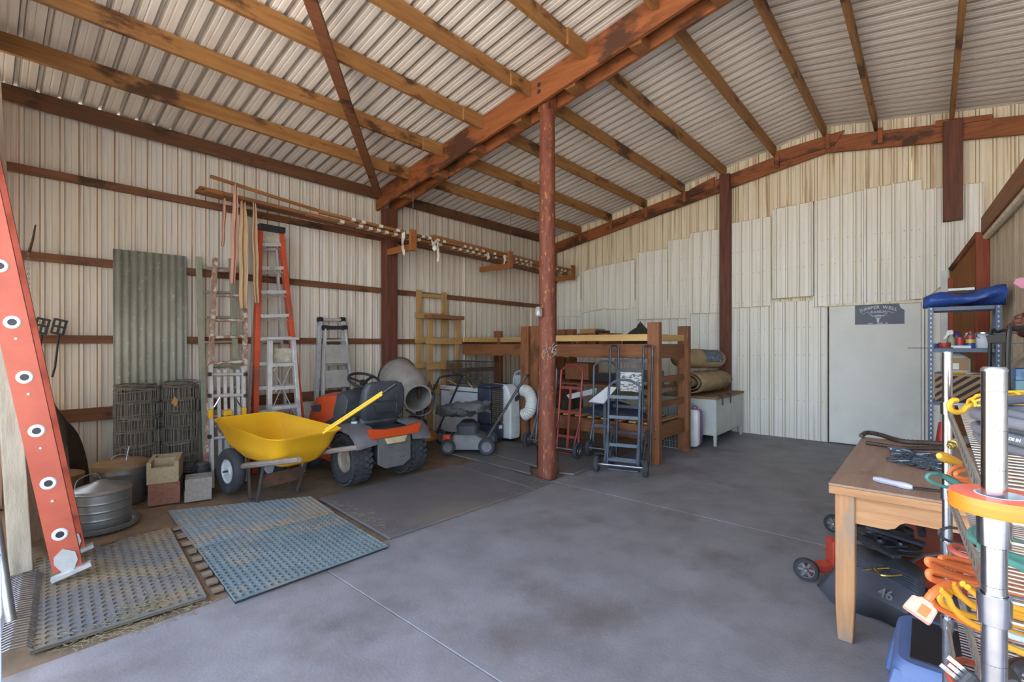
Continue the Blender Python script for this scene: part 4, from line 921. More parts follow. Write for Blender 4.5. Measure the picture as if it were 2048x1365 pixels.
# ---- push mowers
def push_mower(loc, rz, label, deckm, bag, hmat, hh, name='push_mower', ww=.40):
    t = thing(name, label, 'mower', loc, rz)   # +X forward, handle goes back to -X
    G().loft([rring(0, 0, .085, .26, .22, .09), rring(0, 0, .16, .255, .215, .09), rring(.0, 0, .20, .20, .17, .08), rring(0, 0, .21, .14, .13, .06)]).build('deck', deckm, t, smooth=True)
    G().loft([rring(.02, 0, .20, .13, .12, .05), rring(.02, 0, .33, .14, .13, .05), rring(.02, 0, .37, .10, .09, .05)]).build('engine', m_mdk, t, smooth=True)
    G().lathe([(.09, .368), (.10, .375), (.07, .40), (0, .405)], 18, (.02, 0, 0)).build('starter_cover', m_black, t, smooth=True)
    for sx, r in ((.24, .095), (-.24, .105)):
        for s in (-1, 1): wheel(t, (sx, s*.25, r), (0, 1, 0), r, .055, m_mgr, .62, 22)
    hx, hz = -.75*hh, 1.0*hh
    for s in (-1, 1):
        G().tube([(-.22, s*.18, .16), (-.22+(hx+.22)*.5, s*.19, .16+(hz-.16)*.5)], .012, 8).build('lower_handle', hmat, t, smooth=True)
        G().cyl((-.22+(hx+.22)*.5, s*.165, .16+(hz-.16)*.5), (-.22+(hx+.22)*.5, s*.235, .16+(hz-.16)*.5), .018, 8).build('handle_knob', m_black, t)
    a, b = V((-.22+(hx+.22)*.45, .19, .16+(hz-.16)*.45)), V((hx, .19, hz))
    pts = [a, b-(b-a).normalized()*.06, b+V((-.03, -.04, .01)), V((b.x-.035, -b.y+.04, b.z+.012)), V((b.x, -b.y, b.z))-(b-a).normalized()*.06, V((a.x, -a.y, a.z))]
    G().tube(curve(pts, 4), .013, 8).build('upper_handle', hmat, t, smooth=True)
    G().tube(curve([(hx+.05, .15, hz-.05), (-.45*hh, .12, .55*hh), (-.12, .08, .3)], 5), .004, 5).build('control_cable', m_black, t)
    if bag:
        rg = []
        for x, z0, z1, hw in ((-.28, .18, .40, .17), (-.40, .14, .50, .22), (-.62, .20, .62, .24), (-.80, .34, .68, .22), (-.86, .44, .64, .18)):
            rg.append([V((x, p.x, (z0+z1)/2+p.y)) for p in rring(0, 0, 0, hw, (z1-z0)/2, min(hw, (z1-z0)/2)*.45, 4)])
        G().loft(rg).build('grass_bag', M('grey_bag_fabric', '#55544f', '#48474a', '#6a6558', sc=6, rough=.9, bump=.4), t, smooth=True)
        G().loft([rring(-.30, 0, .10, .03, .22, .02), rring(-.33, 0, .30, .03, .22, .02)]).build('rear_flap', m_mgr, t, smooth=True)
    return t
m_deckb = M('black_mower_deck', '#2b2c30', '#3a3a3c', '#5a4a3a', sc=8, rough=.6)
m_orangedeck = M('orange_deck', '#b06a1e', '#8a5a26', '#3a342e', sc=6, rough=.6, lo3=.5, hi3=.6)
push_mower((3.94, 5.22, .02), radians(90), 'older push mower with black handle and orange deck beside the riding mower tyre', m_orangedeck, False, m_black, .96)
m_silver = M('silver_mower_plastic', '#6f7072', '#606164', '#7d7568', sc=6, rough=.55)
t = push_mower((4.20, 4.43, .021), radians(129), 'grey push mower with folded handle beside the dark cooler', m_silver, False, M('grey_handle', '#4c4a4a', '#5a5654', sc=9, rough=.5, metal=.4), .95)
G().loft([rring(.0, .0, .06, .20, .225, .04), rring(-.0, .0, .20, .19, .225, .04), rring(.03, .0, .235, .15, .20, .04)]).build('shroud', m_silver, t, smooth=True)
G().loft([rring(.27, .15, .13, .06, .05, .02), rring(.27, .15, .23, .05, .05, .02)]).build('red_wheel_guard', m_mred, t, smooth=True)
m_bag = M('grey_bag_fabric', '#5b5a56', '#4c4b4c', '#6a6558', sc=6, rough=.9, bump=.4)
def bagp(u, v):
    px = 873+107*u; top = 815-6*sin(pi*u*.8)-8*u; bot = 828+6*sin(pi*min(1, u*1.25))-5*max(0, u-.7)/.3
    a = 2*pi*v; cyy = (top+bot)/2; hh = (bot-top)/2; d = 5.98-.16*cos(a)*min(1, 4*u+.2)*min(1, 4*(1-u)+.25)+.02*sin(17*u+3*a)
    return PD(px+3*sin(5*a+9*u), cyy-hh*sin(a)+2.6*sin(13*u+4*a)+1.4*sin(23*u-3*a), d+.02*sin(19*u+5*a))
g = G()
g.loft([[bagp(i/16, j/18) for j in range(18)] for i in range(17)])
t = single(g, 'grass_bag', m_bag, 'grey cloth grass bag slumped over the grey push mower before the freezer', 'bag', smooth=True)
# ---- wooden frames leaning on the wall
m_pine = wood('pine_frame', '#b38c58', '#9c7848', ax=2)
m_pineh = wood('pine_frame_cross', '#b6905c', '#a07c4c', ax=0)
def frame(label, y, px0, px1, pyt, pyb, rungs, dep, name='wooden_trestle'):
    p0, p1 = PY(px0, pyt, y), PY(px1, pyt, y); t = thing(name, label, 'frame', (p0.x, y, .001))
    for x in (p0.x, p1.x): G().b2((x-.045, y-.02, .001), (x+.045, y+.02, p0.z)).build('upright', m_pine, t, w=1, bevel=.003)
    for py in rungs:
        z = PY((px0+px1)/2, py, y).z; G().b2((p0.x-.10, y-.06, z-.045), (p1.x+.06, y-.021, z+.045)).build('crosspiece', m_pineh, t, w=1, bevel=.003)
    return t
t = frame('tall pine frame with open top leaning on the left wall behind the mixer', 5.913, 838, 888, 580, 900, (633, 681, 730, 775), 0)
p0, p1 = PY(838, 586, 5.913), PY(888, 586, 5.913); G().b2((p0.x+.046, 5.898, p0.z-.06), (p1.x-.046, 5.928, p0.z+.0)).build('top_rail', m_pineh, t, w=1, bevel=.003)
t = frame('shorter pine frame with a plank on top in front of the taller frame', 5.79, 860, 914, 640, 900, (683, 733, 780), 0)
z = PY(890, 640, 5.79).z+.032; G().b2((PY(858, 636, 5.72).x-.02, 5.63, z-.03), (PY(920, 636, 5.72).x+.02, 5.82, z+.03)).build('top_plank', m_ply, t, w=1, bevel=.003)

# ---- chest freezer, cage trap, cords
m_frz = M('freezer_white', '#cdd3d8', '#c0c6cc', sc=3, rough=.35)
t = thing('chest_freezer', 'white chest freezer standing behind the two push mowers', 'freezer', (4.85, 5.2, .001))
G().b2((4.77, 4.82, .05), (5.13, 5.68, .685)).build('body', m_frz, t, w=1, bevel=.012)
G().b2((4.755, 4.805, .694), (5.14, 5.69, .757)).build('lid', m_frz, t, w=1, bevel=.012)
G().b2((4.76, 4.81, .686), (5.135, 5.685, .695)).build('gasket', m_rust, t, w=1)
for x in (4.82, 5.08):
    for y in (4.88, 5.62): G().cyl((x, y, 0), (x, y, .05), .02, 8).build('foot', m_black, t, w=1)
p = PX(905, 770, 4.75); G().b2((4.742, p.y-.06, .63), (4.754, p.y+.06, .71)).build('latch_plate', M('latch_green', '#a8ae9c', rough=.5), t, w=1, bevel=.004)
m_cage = M('cage_wire', '#4a4e52', '#5e6264', sc=30, rough=.5, metal=.7)
x0, x1, y0, y1, z0, z1 = 4.80, 5.12, 4.80, 5.58, .759, 1.13
t = thing('cage_trap', 'dark wire mesh animal cage on top of the white freezer', 'cage', (4.86, 5.2, z0))
g = G()
n = 28
for i in range(n+1):
    y = y0+(y1-y0)*i/n
    for x in (x0, x1): g.bar((x, y, z0), (x, y, z1), .003, .003)
    g.bar((x0, y, z1), (x1, y, z1), .003, .003)
for i in range(10):
    z = z0+(z1-z0)*i/9
    for x in (x0, x1): g.bar((x, y0, z), (x, y1, z), .003, .003)
for i in range(12):
    x = x0+(x1-x0)*i/11; g.bar((x, y0, z1), (x, y1, z1), .003, .003)
    for y in (y0, y1): g.bar((x, y, z0), (x, y, z1), .003, .003)
for i in range(9):
    z = z0+(z1-z0)*i/8
    for y in (y0, y1): g.bar((x0, y, z), (x1, y, z), .003, .003)
g.build('wire_mesh', m_cage, t, w=1, kind='stuff')
for a_, b_ in (((x0, y0), (x1, y0)), ((x1, y0), (x1, y1)), ((x1, y1), (x0, y1)), ((x0, y1), (x0, y0))):
    for z in (z0+.004, z1): G().bar((*a_, z), (*b_, z), .008, .008).build('frame_rod', m_cage, t, w=1)
m_twig = M('dry_twigs', '#5a4c38', '#6e5e46', sc=20, rough=.9); g = G()
for i in range(150):
    p = V((random.uniform(x0+.03, x1-.03), random.uniform(y0+.03, y1-.03), random.uniform(z0+.025, z0+.16))); a = random.uniform(0, 6.28)
    q = V((min(max(p.x+cos(a)*.08, x0+.01), x1-.01), min(max(p.y+sin(a)*.12, y0+.01), y1-.01), min(p.z+random.uniform(-.015, .1), z1-.02))); g.bar(p, q, .004, .004)
g.build('brush_inside', m_twig, t, w=1, kind='stuff')
m_cordy = M('yellow_cord', '#c9a43e', rough=.5)
for pts, lb in (([(868, 764), (880, 772), (888, 776), (896, 771)], 'yellow cord lying over the left end of the freezer lid'), ([(895, 760), (905, 765), (915, 771), (919, 776)], 'short yellow cord in front of the cage on the freezer'), ([(936, 765), (942, 772), (948, 778), (954, 774)], 'yellow cord near the corner of the freezer lid')):
    single(G().tube(curve([PX(a, b, 4.748) for a, b in pts], 5), .006, 6), 'yellow_lead', m_cordy, lb, 'cord', smooth=True)

# ---- evaporative cooler and portable air conditioner
m_navy = M('navy_plastic', '#2d3240', '#39404f', '#4a4c52', sc=6, rough=.5)
m_slat = M('cooler_slat', '#7f7258', '#6e634c', sc=9, rough=.7)
cl = PZ(985, 889); t = thing('evaporative_cooler', 'dark navy evaporative cooler with slatted front on casters', 'cooler', (4.78, 4.62, .02), radians(0))
x0, x1, y0, y1 = 4.64, 4.91, 4.49, 4.76
G().b2((x0, y0, .05), (x1, y1, .255)).build('base_tank', m_navy, t, w=1, bevel=.012)
G().b2((x0+.01, y0+.012, .26), (x1-.005, y1-.005, .76)).build('body', m_navy, t, w=1, bevel=.015)
G().b2((x0-.005, y0, .765), (x1, y1, .80)).build('top_cover', m_navy, t, w=1, bevel=.015)
for fy, (a0, a1) in ((1, (x0+.035, x1-.03)),):
    G().b2((a0-.01, y0-.002, .285), (a1+.01, y0+.012, .735)).build('grille_recess', m_black, t, w=1)
    for i in range(17):
        z = .30+i*.0262; G().box(((a0+a1)/2, y0-.004, z), (a1-a0, .012, .012), R=Matrix.Rotation(.4, 3, 'X')).build('slat', m_slat, t, w=1)
    for xx in (a0+(a1-a0)/3, a0+2*(a1-a0)/3): G().b2((xx-.004, y0-.012, .285), (xx+.004, y0, .735)).build('grille_rib', m_black, t, w=1)
G().b2((x1-.10, y0-.003, .19), (x1-.03, y0, .235)).build('label', m_white, t, w=1)
for x in (x0+.04, x1-.04):
    for y in (y0+.04, y1-.04): G().cyl((x-.012, y, .022), (x+.012, y, .022), .021, 10).build('caster', m_dmetal, t, w=1)
t.location.z += .0205
m_acw = M('white_ac_plastic', '#d3d6d6', '#c9cccc', sc=3, rough=.4)
t = thing('portable_air_conditioner', 'tall white portable air conditioner with exhaust hose beside the cooler', 'air conditioner', (4.9, 4.35, .02))
x0, x1, y0, y1 = 4.93, 5.17, 4.38, 4.74
prf = [(y0, .035), (y0-.005, .40), (y0+.01, .62), (y0+.05, .74), (y0+.12, .80), (y1, .80), (y1, .035)]
G().prism([(x0, a, b) for a, b in prf], (x1-x0-.03, 0, 0)).build('body', m_acw, t, w=1, bevel=.025)
for i in range(14): G().b2((x0+.07, y0-.012, .10+i*.018), (x0+.19, y0-.004, .108+i*.018)).build('vent_slat', m_hubw, t, w=1)
G().prism([(x0+.09, y0-.012, .56), (x0+.17, y0-.009, .575), (x0+.17, y0-.008, .63), (x0+.15, y0-.004, .65), (x0+.09, y0-.008, .61)], (0, .01, 0)).build('display_panel', m_mdk, t, w=1)
for i in range(5): G().b2((x0+.03, y0+.13, .803+i*.0), (x0+.18, y0+.14+i*.0, .806)).tf(Matrix.Translation((0, i*.035, 0))).build('top_louver', m_black, t, w=1)
for x in (x0+.05, x1-.08):
    for y in (y0+.05, y1-.05): G().cyl((x-.01, y, .018), (x+.01, y, .018), .018, 8).build('caster', m_black, t, w=1)
hc = [PD(1046, 784, 6.62), PD(1057, 788, 6.55), PD(1063, 806, 6.5), PD(1059, 826, 6.5), PD(1047, 834, 6.55)]
cv = curve(hc, 9); g = G().tube(cv, [.078*(1+.09*(i % 2)) for i in range(len(cv))], 14)
g.build('exhaust_hose', m_white, t, w=1)
t.location.z += .0205
# stacked clear plastic chairs behind
m_clear = M('clear_plastic', '#c2ccd0', '#aab4b8', sc=4, rough=.15, trans=.35)
t = thing('plastic_stack', 'stack of cloudy clear plastic trays standing behind the air conditioner', 'plastic tray', (5.3, 4.5, .462))
for i in range(4):
    x = 5.26+i*.06; g = G().tube(curve([(x, 4.63, .48), (x, 4.60, .90), (x+.01, 4.54, .985), (x+.02, 4.48, .995), (x+.02, 4.41, .96), (x+.02, 4.40, .48)], 5), .014, 6).build('tray_rim', m_clear, t, w=1, smooth=True)
    G().b2((x-.002, 4.42, .475), (x+.003, 4.60, .93)).build('tray_panel', m_clear, t, w=1)
# ================================================================ BUNK BEDS, HAND TRUCKS, DESK
m_bed = wood('stained_bed_wood', '#83522f', '#6c4024', '#573219', ax=1)
m_bedz = wood('stained_bed_post', '#8a5733', '#714527', '#5c371d', ax=2)
m_bedx = wood('stained_bed_end', '#83522f', '#6c4024', ax=0)
m_pinel = wood('light_pine_slat', '#c9a568', '#b8925a', ax=1)
XB1, XB2 = 5.20, 6.08
def bunk(name, label, y0, y1, second=False):
    t = thing(name, label, 'bunk bed', ((XB1+XB2)/2, (y0+y1)/2, .001))
    for x in (XB1, XB2):
        for y in (y0, y1):
            if second and x == XB1 and y == y1: continue
            G().b2((x-.045, y-.07, .001), (x+.045, y+.07, 1.64 if x == XB1 else 1.62)).build('post', m_bedz, t, w=1, bevel=.005)
            if x == XB1:
                for z in (1.36, 1.27, .41, .30): G().lathe([(.0, -.004), (.009, -.003), (.009, 0)], 8, (x-.045, y-.03, z), (1, 0, 0)).build('bolt_head', m_chrome, t, w=1)
    for x in (XB1, XB2):
        s_ = -.0 if x == XB1 else 0
        G().b2((x-.02, y0+.071, 1.225), (x+.02, y1-.071, 1.39)).build('upper_rail', m_bed, t, w=1, bevel=.004)
        G().b2((x-.02, y0+.071, .265), (x+.02, y1-.071, .435)).build('lower_rail', m_bed, t, w=1, bevel=.004)
        if not (second and x == XB1): G().b2((x-.035, y0+.071, 1.425), (x+.005, y1-.071, 1.505)).build('guard_rail', m_pinel, t, w=1, bevel=.003)
    for y in (y0, y1):
        for z0, z1, mt in ((1.225, 1.39, m_bedx), (1.425, 1.505, m_pinel), (.93, 1.0, m_bedx), (.635, .705, m_bedx), (.265, .435, m_bedx)):
            G().b2((XB1+.046, y-.02, z0), (XB2-.046, y+.02, z1)).build('end_rail', mt, t, w=1, bevel=.003)
    n = 9
    for k in range(n):
        y = y0+.1+(y1-y0-.2)*k/(n-1)
        for z in (1.215, .44): G().b2((XB1+.022, y-.045, z), (XB2-.022, y+.045, z+.02)).build('slat', m_pine, t, w=1)
    return t
bunk('bunk_bed', 'stained wooden bunk bed frame right of the round post with pale top rails', 2.39, 4.14)
bunk('bunk_bed', 'stained wooden bunk bed frame behind the white freezer', 4.32, 5.685, True)
# odds and ends on the upper deck
m_dcloth = M('dark_cloth', '#3a322c', '#2c2621', '#4d4238', sc=9, rough=.95, bump=.5)
def lump(name, label, cat, mat, c, sx, sy, sz, seed, nu=22, nv=9, flat=.0, rough_=.16):
    rnd = random.Random(seed); ph = [rnd.uniform(0, 6.3) for _ in range(6)]; c = V(c)
    def fn(u, v):
        a = 2*pi*u; e = sin(pi/2*(1-v))**.75 if v < 1 else .02
        r = max(.02, e)*(1+rough_*sin(3*a+ph[0])+rough_*.6*sin(7*a+ph[1]+4*v)+rough_*.35*sin(13*a+ph[2]))
        z = sz*(v**.8)*(1+rough_*1.2*sin(2*a+ph[3])*v+rough_*.6*sin(5*a+ph[4]))
        return c+V((cos(a)*r*sx, sin(a)*r*sy, max(0, z)))
    g = G().grid(fn, nu, nv, closedu=True); g.f.append(tuple(range(nu))[::-1]); g.f.append(tuple(range(nu*(nv-1), nu*nv)))
    return single(g, name, mat, label, cat, smooth=True)
lump('folded_cloth', 'dark brown cloth heap on the upper bunk by the corner post', 'cloth', m_dcloth, (5.7, 2.82, 1.237), .24, .26, .36, 5)
for i, (y, h, lb) in enumerate(((3.62, .30, 'reddish wood block lying on the upper bunk, nearest the round post'), (3.46, .30, 'reddish wood block in the middle of the upper bunk row'), (3.28, .30, 'reddish wood block at the right of the upper bunk row'))):
    single(G().b2((5.55, y-.07, 1.237), (5.95, y+.07, 1.237+h)), 'wood_block', m_bedx, lb, 'wood block', 'wood blocks on the bunk', bevel=.005)
single(G().b2((5.6, 3.42, 1.54), (5.85, 3.68, 1.60)), 'cardboard_box', M('tan_card', '#9a7440', '#8a6636', sc=7, rough=.9), 'small tan cardboard box on the upper bunk blocks', 'box', bevel=.004)
single(G().b2((5.56, 3.30, 1.54), (5.78, 3.41, 1.575)).tf(Matrix.Identity(4)), 'black_case', m_black, 'flat black case on the upper bunk beside the tan box', 'case', bevel=.006)
# contents of the lower bunk
m_navyt = M('navy_tarp', '#2b3145', '#394058', '#22263a', sc=8, rough=.8, bump=.5)
m_camo = M('camo_cloth', '#8c8a66', '#6d7052', '#a8a07a', sc=12, rough=.9, bump=.3)
lump('folded_tarp', 'crumpled navy tarp lying along the lower bunk', 'tarp', m_navyt, (5.62, 3.1, .462), .27, .40, .14, 8)
lump('camo_bag', 'olive patterned soft bag on the lower bunk behind the hand trucks', 'bag', m_camo, (5.70, 3.02, .665), .2, .38, .10, 9)
lump('dark_bundle', 'dark bundle deep in the lower bunk near the round post', 'bundle', m_dcloth, (5.72, 3.90, .462), .22, .11, .24, 10)
m_wpan = M('white_panel', '#c9ccd0', '#bcbfc4', sc=3, rough=.5)
for (a, b, c, d), dd, lb in ((((1134, 790), (1194, 776), (1192, 788), (1140, 799)), 6.08, 'white folded panel leaning in the lower bunk, left one'), (((1177, 803), (1215, 773), (1234, 775), (1208, 807)), 5.42, 'white folded panel in the lower bunk tilted toward the blue hand truck')):
    q = [PD(*k, dd+.12*i) for i, k in zip((0, 1, 1, 0), (a, b, c, d))]; n_ = (q[1]-q[0]).cross(q[3]-q[0]).normalized()*.03
    single(G().prism(q, n_), 'white_board', m_wpan, lb, 'board', bevel=.004)
for i, (px0, py0, px1, py1, lb, mt) in enumerate(((1195, 705, 1300, 720, 'row of dark boxes under the upper bunk rail', m_dmetal),)):
    pass
m_box1 = M('printed_carton', '#b9b9b5', '#5a5d62', '#d5d5d0', sc=18, st=(1, 1, 2), rough=.8, lo=.5, hi=.56)
ml = M('metal_cabinet', '#6d7070', '#5c6060', sc=6, rough=.5)
for (y0, y1, z0, z1, x0, mt, nm, lb, cat) in ((2.55, 3.05, .858, 1.05, 5.55, ml, 'grey_tool_box', 'grey metal box behind the tall black hand truck', 'box'), (3.15, 3.55, .86, .98, 5.75, m_black, 'black_case', 'flat black case under the upper bunk deck', 'case'), (3.6, 4.0, .88, 1.12, 5.7, m_bedx, 'wooden_crate', 'brown wooden crate deep under the upper bunk beside the post', 'crate')):
    o = single(G().b2((x0, y0, z0), (x0+.28, y1, z1)), nm, mt, lb, cat, bevel=.006)
# shelf plank inside the lower bunk that carries the boxes
single(G().b2((5.4, 2.47, .835), (6.03, 4.06, .857)), 'storage_plank', m_bed, 'brown plank shelf laid across the middle of the right bunk bed', 'plank', bevel=.003)

# ---- hand trucks (local: +Y right, +X to the back, stands on wheels, leaning back)
def hand_truck(label, loc, rz, mat, w_, h, style, wr, ww, rungs, lean=.12, mid=True, r=.014, name='hand_truck', wheelm=None, axw=None):
    t = thing(name, label, 'hand truck', loc, rz); hw = w_/2
    def at(y, z): return V((lean*z+.0, y, z))
    top = []
    if style == 'loop':   # rails joined by an arched top
        pts = [at(-hw, .05), at(-hw, h*.62), at(-hw, h-.10)]+[at(hw*cos(pi-a), h-.10+.10*sin(a)) for a in (.5, 1.1, pi/2, pi-1.1, pi-.5)]+[at(hw, h-.10), at(hw, h*.62), at(hw, .05)]
        G().tube(curve(pts, 3), r, 8).build('frame_tube', mat, t, smooth=True)
    elif style == 'hoops':  # two separate upright hoops
        for s in (-1, 1):
            c = s*hw; pts = [at(c-.05, .05), at(c-.05, h*.6), at(c-.05, h-.05), at(c-.03, h-.012), at(c, h), at(c+.03, h-.012), at(c+.05, h-.05), at(c+.05, h-.45)]
            G().tube(curve(pts, 3), r, 8).build('frame_tube', mat, t, smooth=True)
            G().tube([at(c+.05, h-.46), at(c+.05, .05)], r, 8).build('frame_tube', mat, t, smooth=True)
    for z in rungs: G().bar(at(-hw, z), at(hw, z), .012, .035).build('cross_bar', mat, t)
    if mid: G().bar(at(0, .08), at(0, rungs[-1]), .03, .01, up=(1, 0, 0)).build('centre_strip', mat, t)
    G().bar((.02, 0, .012), (.10, 0, .012), w_*.95, .012).build('toe_plate', mat, t)
    aw = axw or hw+.09
    for s in (-1, 1):
        G().tube([at(s*hw, .42), V((-.11, s*hw*1.02, wr+.03))], r*.8, 6).build('wheel_strut', mat, t)
        wheel(t, (-.10, s*aw, wr), (0, 1, 0), wr, ww, wheelm or m_steel, .48, 22)
    G().cyl((-.10, -aw, wr), (-.10, aw, wr), .009, 8).build('axle', m_steel, t)
    return t
m_htr = M('red_truck_paint', '#8d3a34', '#7d332e', '#5a3a34', sc=10, rough=.45, metal=.2)
m_htg = M('grey_blue_truck_paint', '#5a6370', '#4d5562', '#6c6a66', sc=10, rough=.45, metal=.3)
m_htd = M('dark_truck_paint', '#3a3f47', '#2f343c', '#5b5d60', sc=10, rough=.4, metal=.4)
f_ = radians(0)
RZ = radians(12)
p = PZ(1160, 905, .02); hand_truck('red hand truck with arched handle just right of the round post', (4.83, 3.36, .0215), radians(5), m_htr, .30, 1.10, 'loop', .095, .05, (.22, .52, .82), axw=.20)
hand_truck('grey-blue hand truck with arched handle standing behind the red one', (5.09, 2.985, .0215), radians(8), m_htg, .30, 1.16, 'loop', .10, .05, (.36, .72), lean=.025, axw=.155)
hand_truck('short blue-grey hand truck with rounded top in front of the tall dark one', (4.64, 2.50, .001), radians(18), m_htg, .335, .99, 'loop', .088, .05, (.12, .28, .58, .80), mid=False)
t = hand_truck('tall dark hand truck with two hooped handles and a printed label plate', (4.97, 2.60, .001), radians(8), m_htd, .40, 1.37, 'hoops', .085, .05, (.22, .36, .66, .94, 1.19), mid=False, lean=.06, axw=.17)
q = V((.06*1.0-.02, .02, .0)); G().b2((.045, -.16, .86), (.05, .17, 1.10)).build('backing_plate', m_htd, t)
G().b2((.035, -.14, .84), (.045, .11, 1.06)).build('label_plate', m_box1, t)
hand_truck('grey hand truck half hidden behind the round post', (5.0, 3.85, .021), radians(6), m_htg, .26, 1.09, 'loop', .10, .055, (.30, .60, .85), axw=.19)

# ---- desk with canvas rolls
m_desk = M('desk_enamel', '#b9beb8', '#adb2ac', '#9a9d96', sc=4, rough=.45)
t = thing('metal_desk', 'pale grey metal desk with brown top against the back wall', 'desk', (7.25, 2.5, .001))
x0, x1, y0, y1 = 6.62, 7.83, 2.16, 2.95
G().b2((x0+.01, y0+.01, .14), (x1-.01, y1-.01, .635)).build('body', m_desk, t, w=1, bevel=.006)
G().b2((x0-.015, y0-.015, .637), (x1+.005, y1+.01, .668)).build('desktop', wood('desk_top_wood', '#8a6a4a', '#77593c', ax=0), t, w=1, bevel=.004)
for x in (x0+.025, x1-.025):
    for y in (y0+.025, y1-.025): G().bar((x, y, .14), (x, y, 0.0), .04, .04, w2=.03, h2=.03).build('leg', m_desk, t, w=1)
G().b2((x0+.02, y0+.004, .16), (x0+.64, y0+.009, .62)).build('modesty_panel', m_desk, t, w=1, bevel=.002)
G().b2((x0+.66, y0+.004, .16), (x1-.02, y0+.009, .62)).build('modesty_panel', m_desk, t, w=1, bevel=.002)
m_canv = M('khaki_canvas', '#a28a68', '#8f7856', '#7a6446', sc=7, rough=.9, bump=.5)
m_canv2 = M('khaki_bag', '#a8946e', '#99845f', sc=6, rough=.85, bump=.3)
# duffel bag roll
A_, B_ = V((6.60, 2.78, 1.19)), V((7.62, 2.42, 1.16)); n = 14; rg = []
dd, aa, uu = rot_to(B_-A_)
for i in range(n+1):
    f0 = i/n; rr = .16*(sin(pi*min(1, f0*5)/2) if f0 < .2 else (1 if f0 < .88 else (1-((f0-.88)/.12)**2*.75))); c = A_+(B_-A_)*f0
    rg.append([c+(aa*cos(2*pi*j/18)*1.05+uu*sin(2*pi*j/18)*.88)*rr*(1+.03*sin(5*j+i)) for j in range(18)])
t = thing('duffel_bag', 'khaki canvas duffel bag with printed blue label on top of the rolled tent', 'bag', (7.1, 2.6, .9))
G().loft(rg).build('bag_body', m_canv2, t, w=1, smooth=True)
lb_ = G().grid(lambda u, v: (A_+(B_-A_)*(.50+.33*u))+(aa*cos(2*pi*(-.05+.22*v))*1.05+uu*sin(2*pi*(-.05+.22*v))*.88)*.168, 6, 8)
lb_.build('printed_label', M('blue_print_label', '#4a5568', '#6c7688', '#a8aeb6', sc=22, rough=.7, lo3=.55, hi3=.6), t, w=1, smooth=True, solid=.002)
# rolled tent: spiral of canvas
def spiral(c, ax, L, turns, r0, r1, squash, name, mat, label, cat, seed):
    rnd = random.Random(seed); d, a, u = rot_to(ax); pts = []
    n = int(turns*16)
    for i in range(n+1):
        th = 2*pi*turns*i/n; r = r0+(r1-r0)*i/n; pts.append((r*cos(th), r*sin(th)*squash))
    def fn(uu_, v):
        i = uu_*n; k = min(int(i), n-1); f0 = i-k; x = pts[k][0]*(1-f0)+pts[k+1][0]*f0; z = pts[k][1]*(1-f0)+pts[k+1][1]*f0
        e = 1-.22*max(0, (v-.72)/.28)**2
        return V(c)+d*((v-.5)*L+.03*sin(9*uu_+seed))+a*(x*e)+u*(z*e+.006*sin(v*17+uu_*30))
    g = G().grid(fn, n+1, 7); return single(g, name, mat, label, cat, smooth=True, solid=.012)
spiral((7.22, 2.55, .838), (1, -.10, 0), 1.12, 3.2, .03, .28, .60, 'rolled_tent', m_canv, 'loosely rolled tan canvas tent lying on the grey desk', 'tent', 3)
for i, (px, py) in enumerate(((1441, 788), (1463, 800))):
    x_ = (6.78, 7.12)[i]; single(G().tube([(x_, 2.19, .679), (x_, 2.15, .681), (x_, 2.133, .673), (x_+.005, 2.131, .64), (x_, 2.131, .55)], .010, 6), 'black_strap', m_black, ('black strap hanging off the rolled tent at the near desk corner', 'black strap hanging down the front of the desk')[i], 'strap', smooth=True)
# wire dog crate and purple-white suitcase beside the bed foot
m_wcr = M('white_wire', '#b7bcc2', '#a3a8ae', sc=20, rough=.4, metal=.4)
t = thing('dog_crate', 'white wire crate under the foot of the bunk bed', 'crate', (6.37, 2.7, .001))
x0, x1, y0, y1, z0, z1 = 6.16, 6.58, 2.46, 2.96, .006, .56; g = G()
for i in range(22):
    x = x0+(x1-x0)*i/21
    for y in (y0, y1): g.bar((x, y, z0), (x, y, z1), .004, .004)
for i in range(14):
    y = y0+(y1-y0)*i/13
    for x in (x0, x1): g.bar((x, y, z0), (x, y, z1), .004, .004)
    g.bar((x0, y, z1), (x1, y, z1), .004, .004)
g.build('wire_mesh', m_wcr, t, w=1, kind='stuff')
for z in (z0, .2, .38, z1):
    for a_, b_ in (((x0, y0), (x1, y0)), ((x1, y0), (x1, y1)), ((x1, y1), (x0, y1)), ((x0, y1), (x0, y0))): G().bar((*a_, z), (*b_, z), .008, .008).build('frame_rod', m_wcr, t, w=1)
m_purp = M('purple_plastic', '#84408a', '#743878', sc=4, rough=.4)
t = thing('pet_carrier', 'white and purple rounded case standing beside the bunk bed foot post', 'case', (6.35, 2.27, .001))
for dx, mt, nm in ((0, m_white, 'white_half'), (.09, m_purp, 'purple_half')):
    G().loft([[V((6.30+dx+e, p.x, p.y)) for p in rring(2.36, .27, 0, .07*k, .245*k, .05, 4)] for e, k in ((0, .93), (.01, 1), (.075, 1), (.085, .93))]).build(nm, mt, t, w=1, smooth=True)
G().tube(curve([(6.38, 2.33, .51), (6.38, 2.335, .55), (6.38, 2.385, .55), (6.38, 2.39, .51)], 4), .008, 6).build('handle', m_purp, t, w=1)
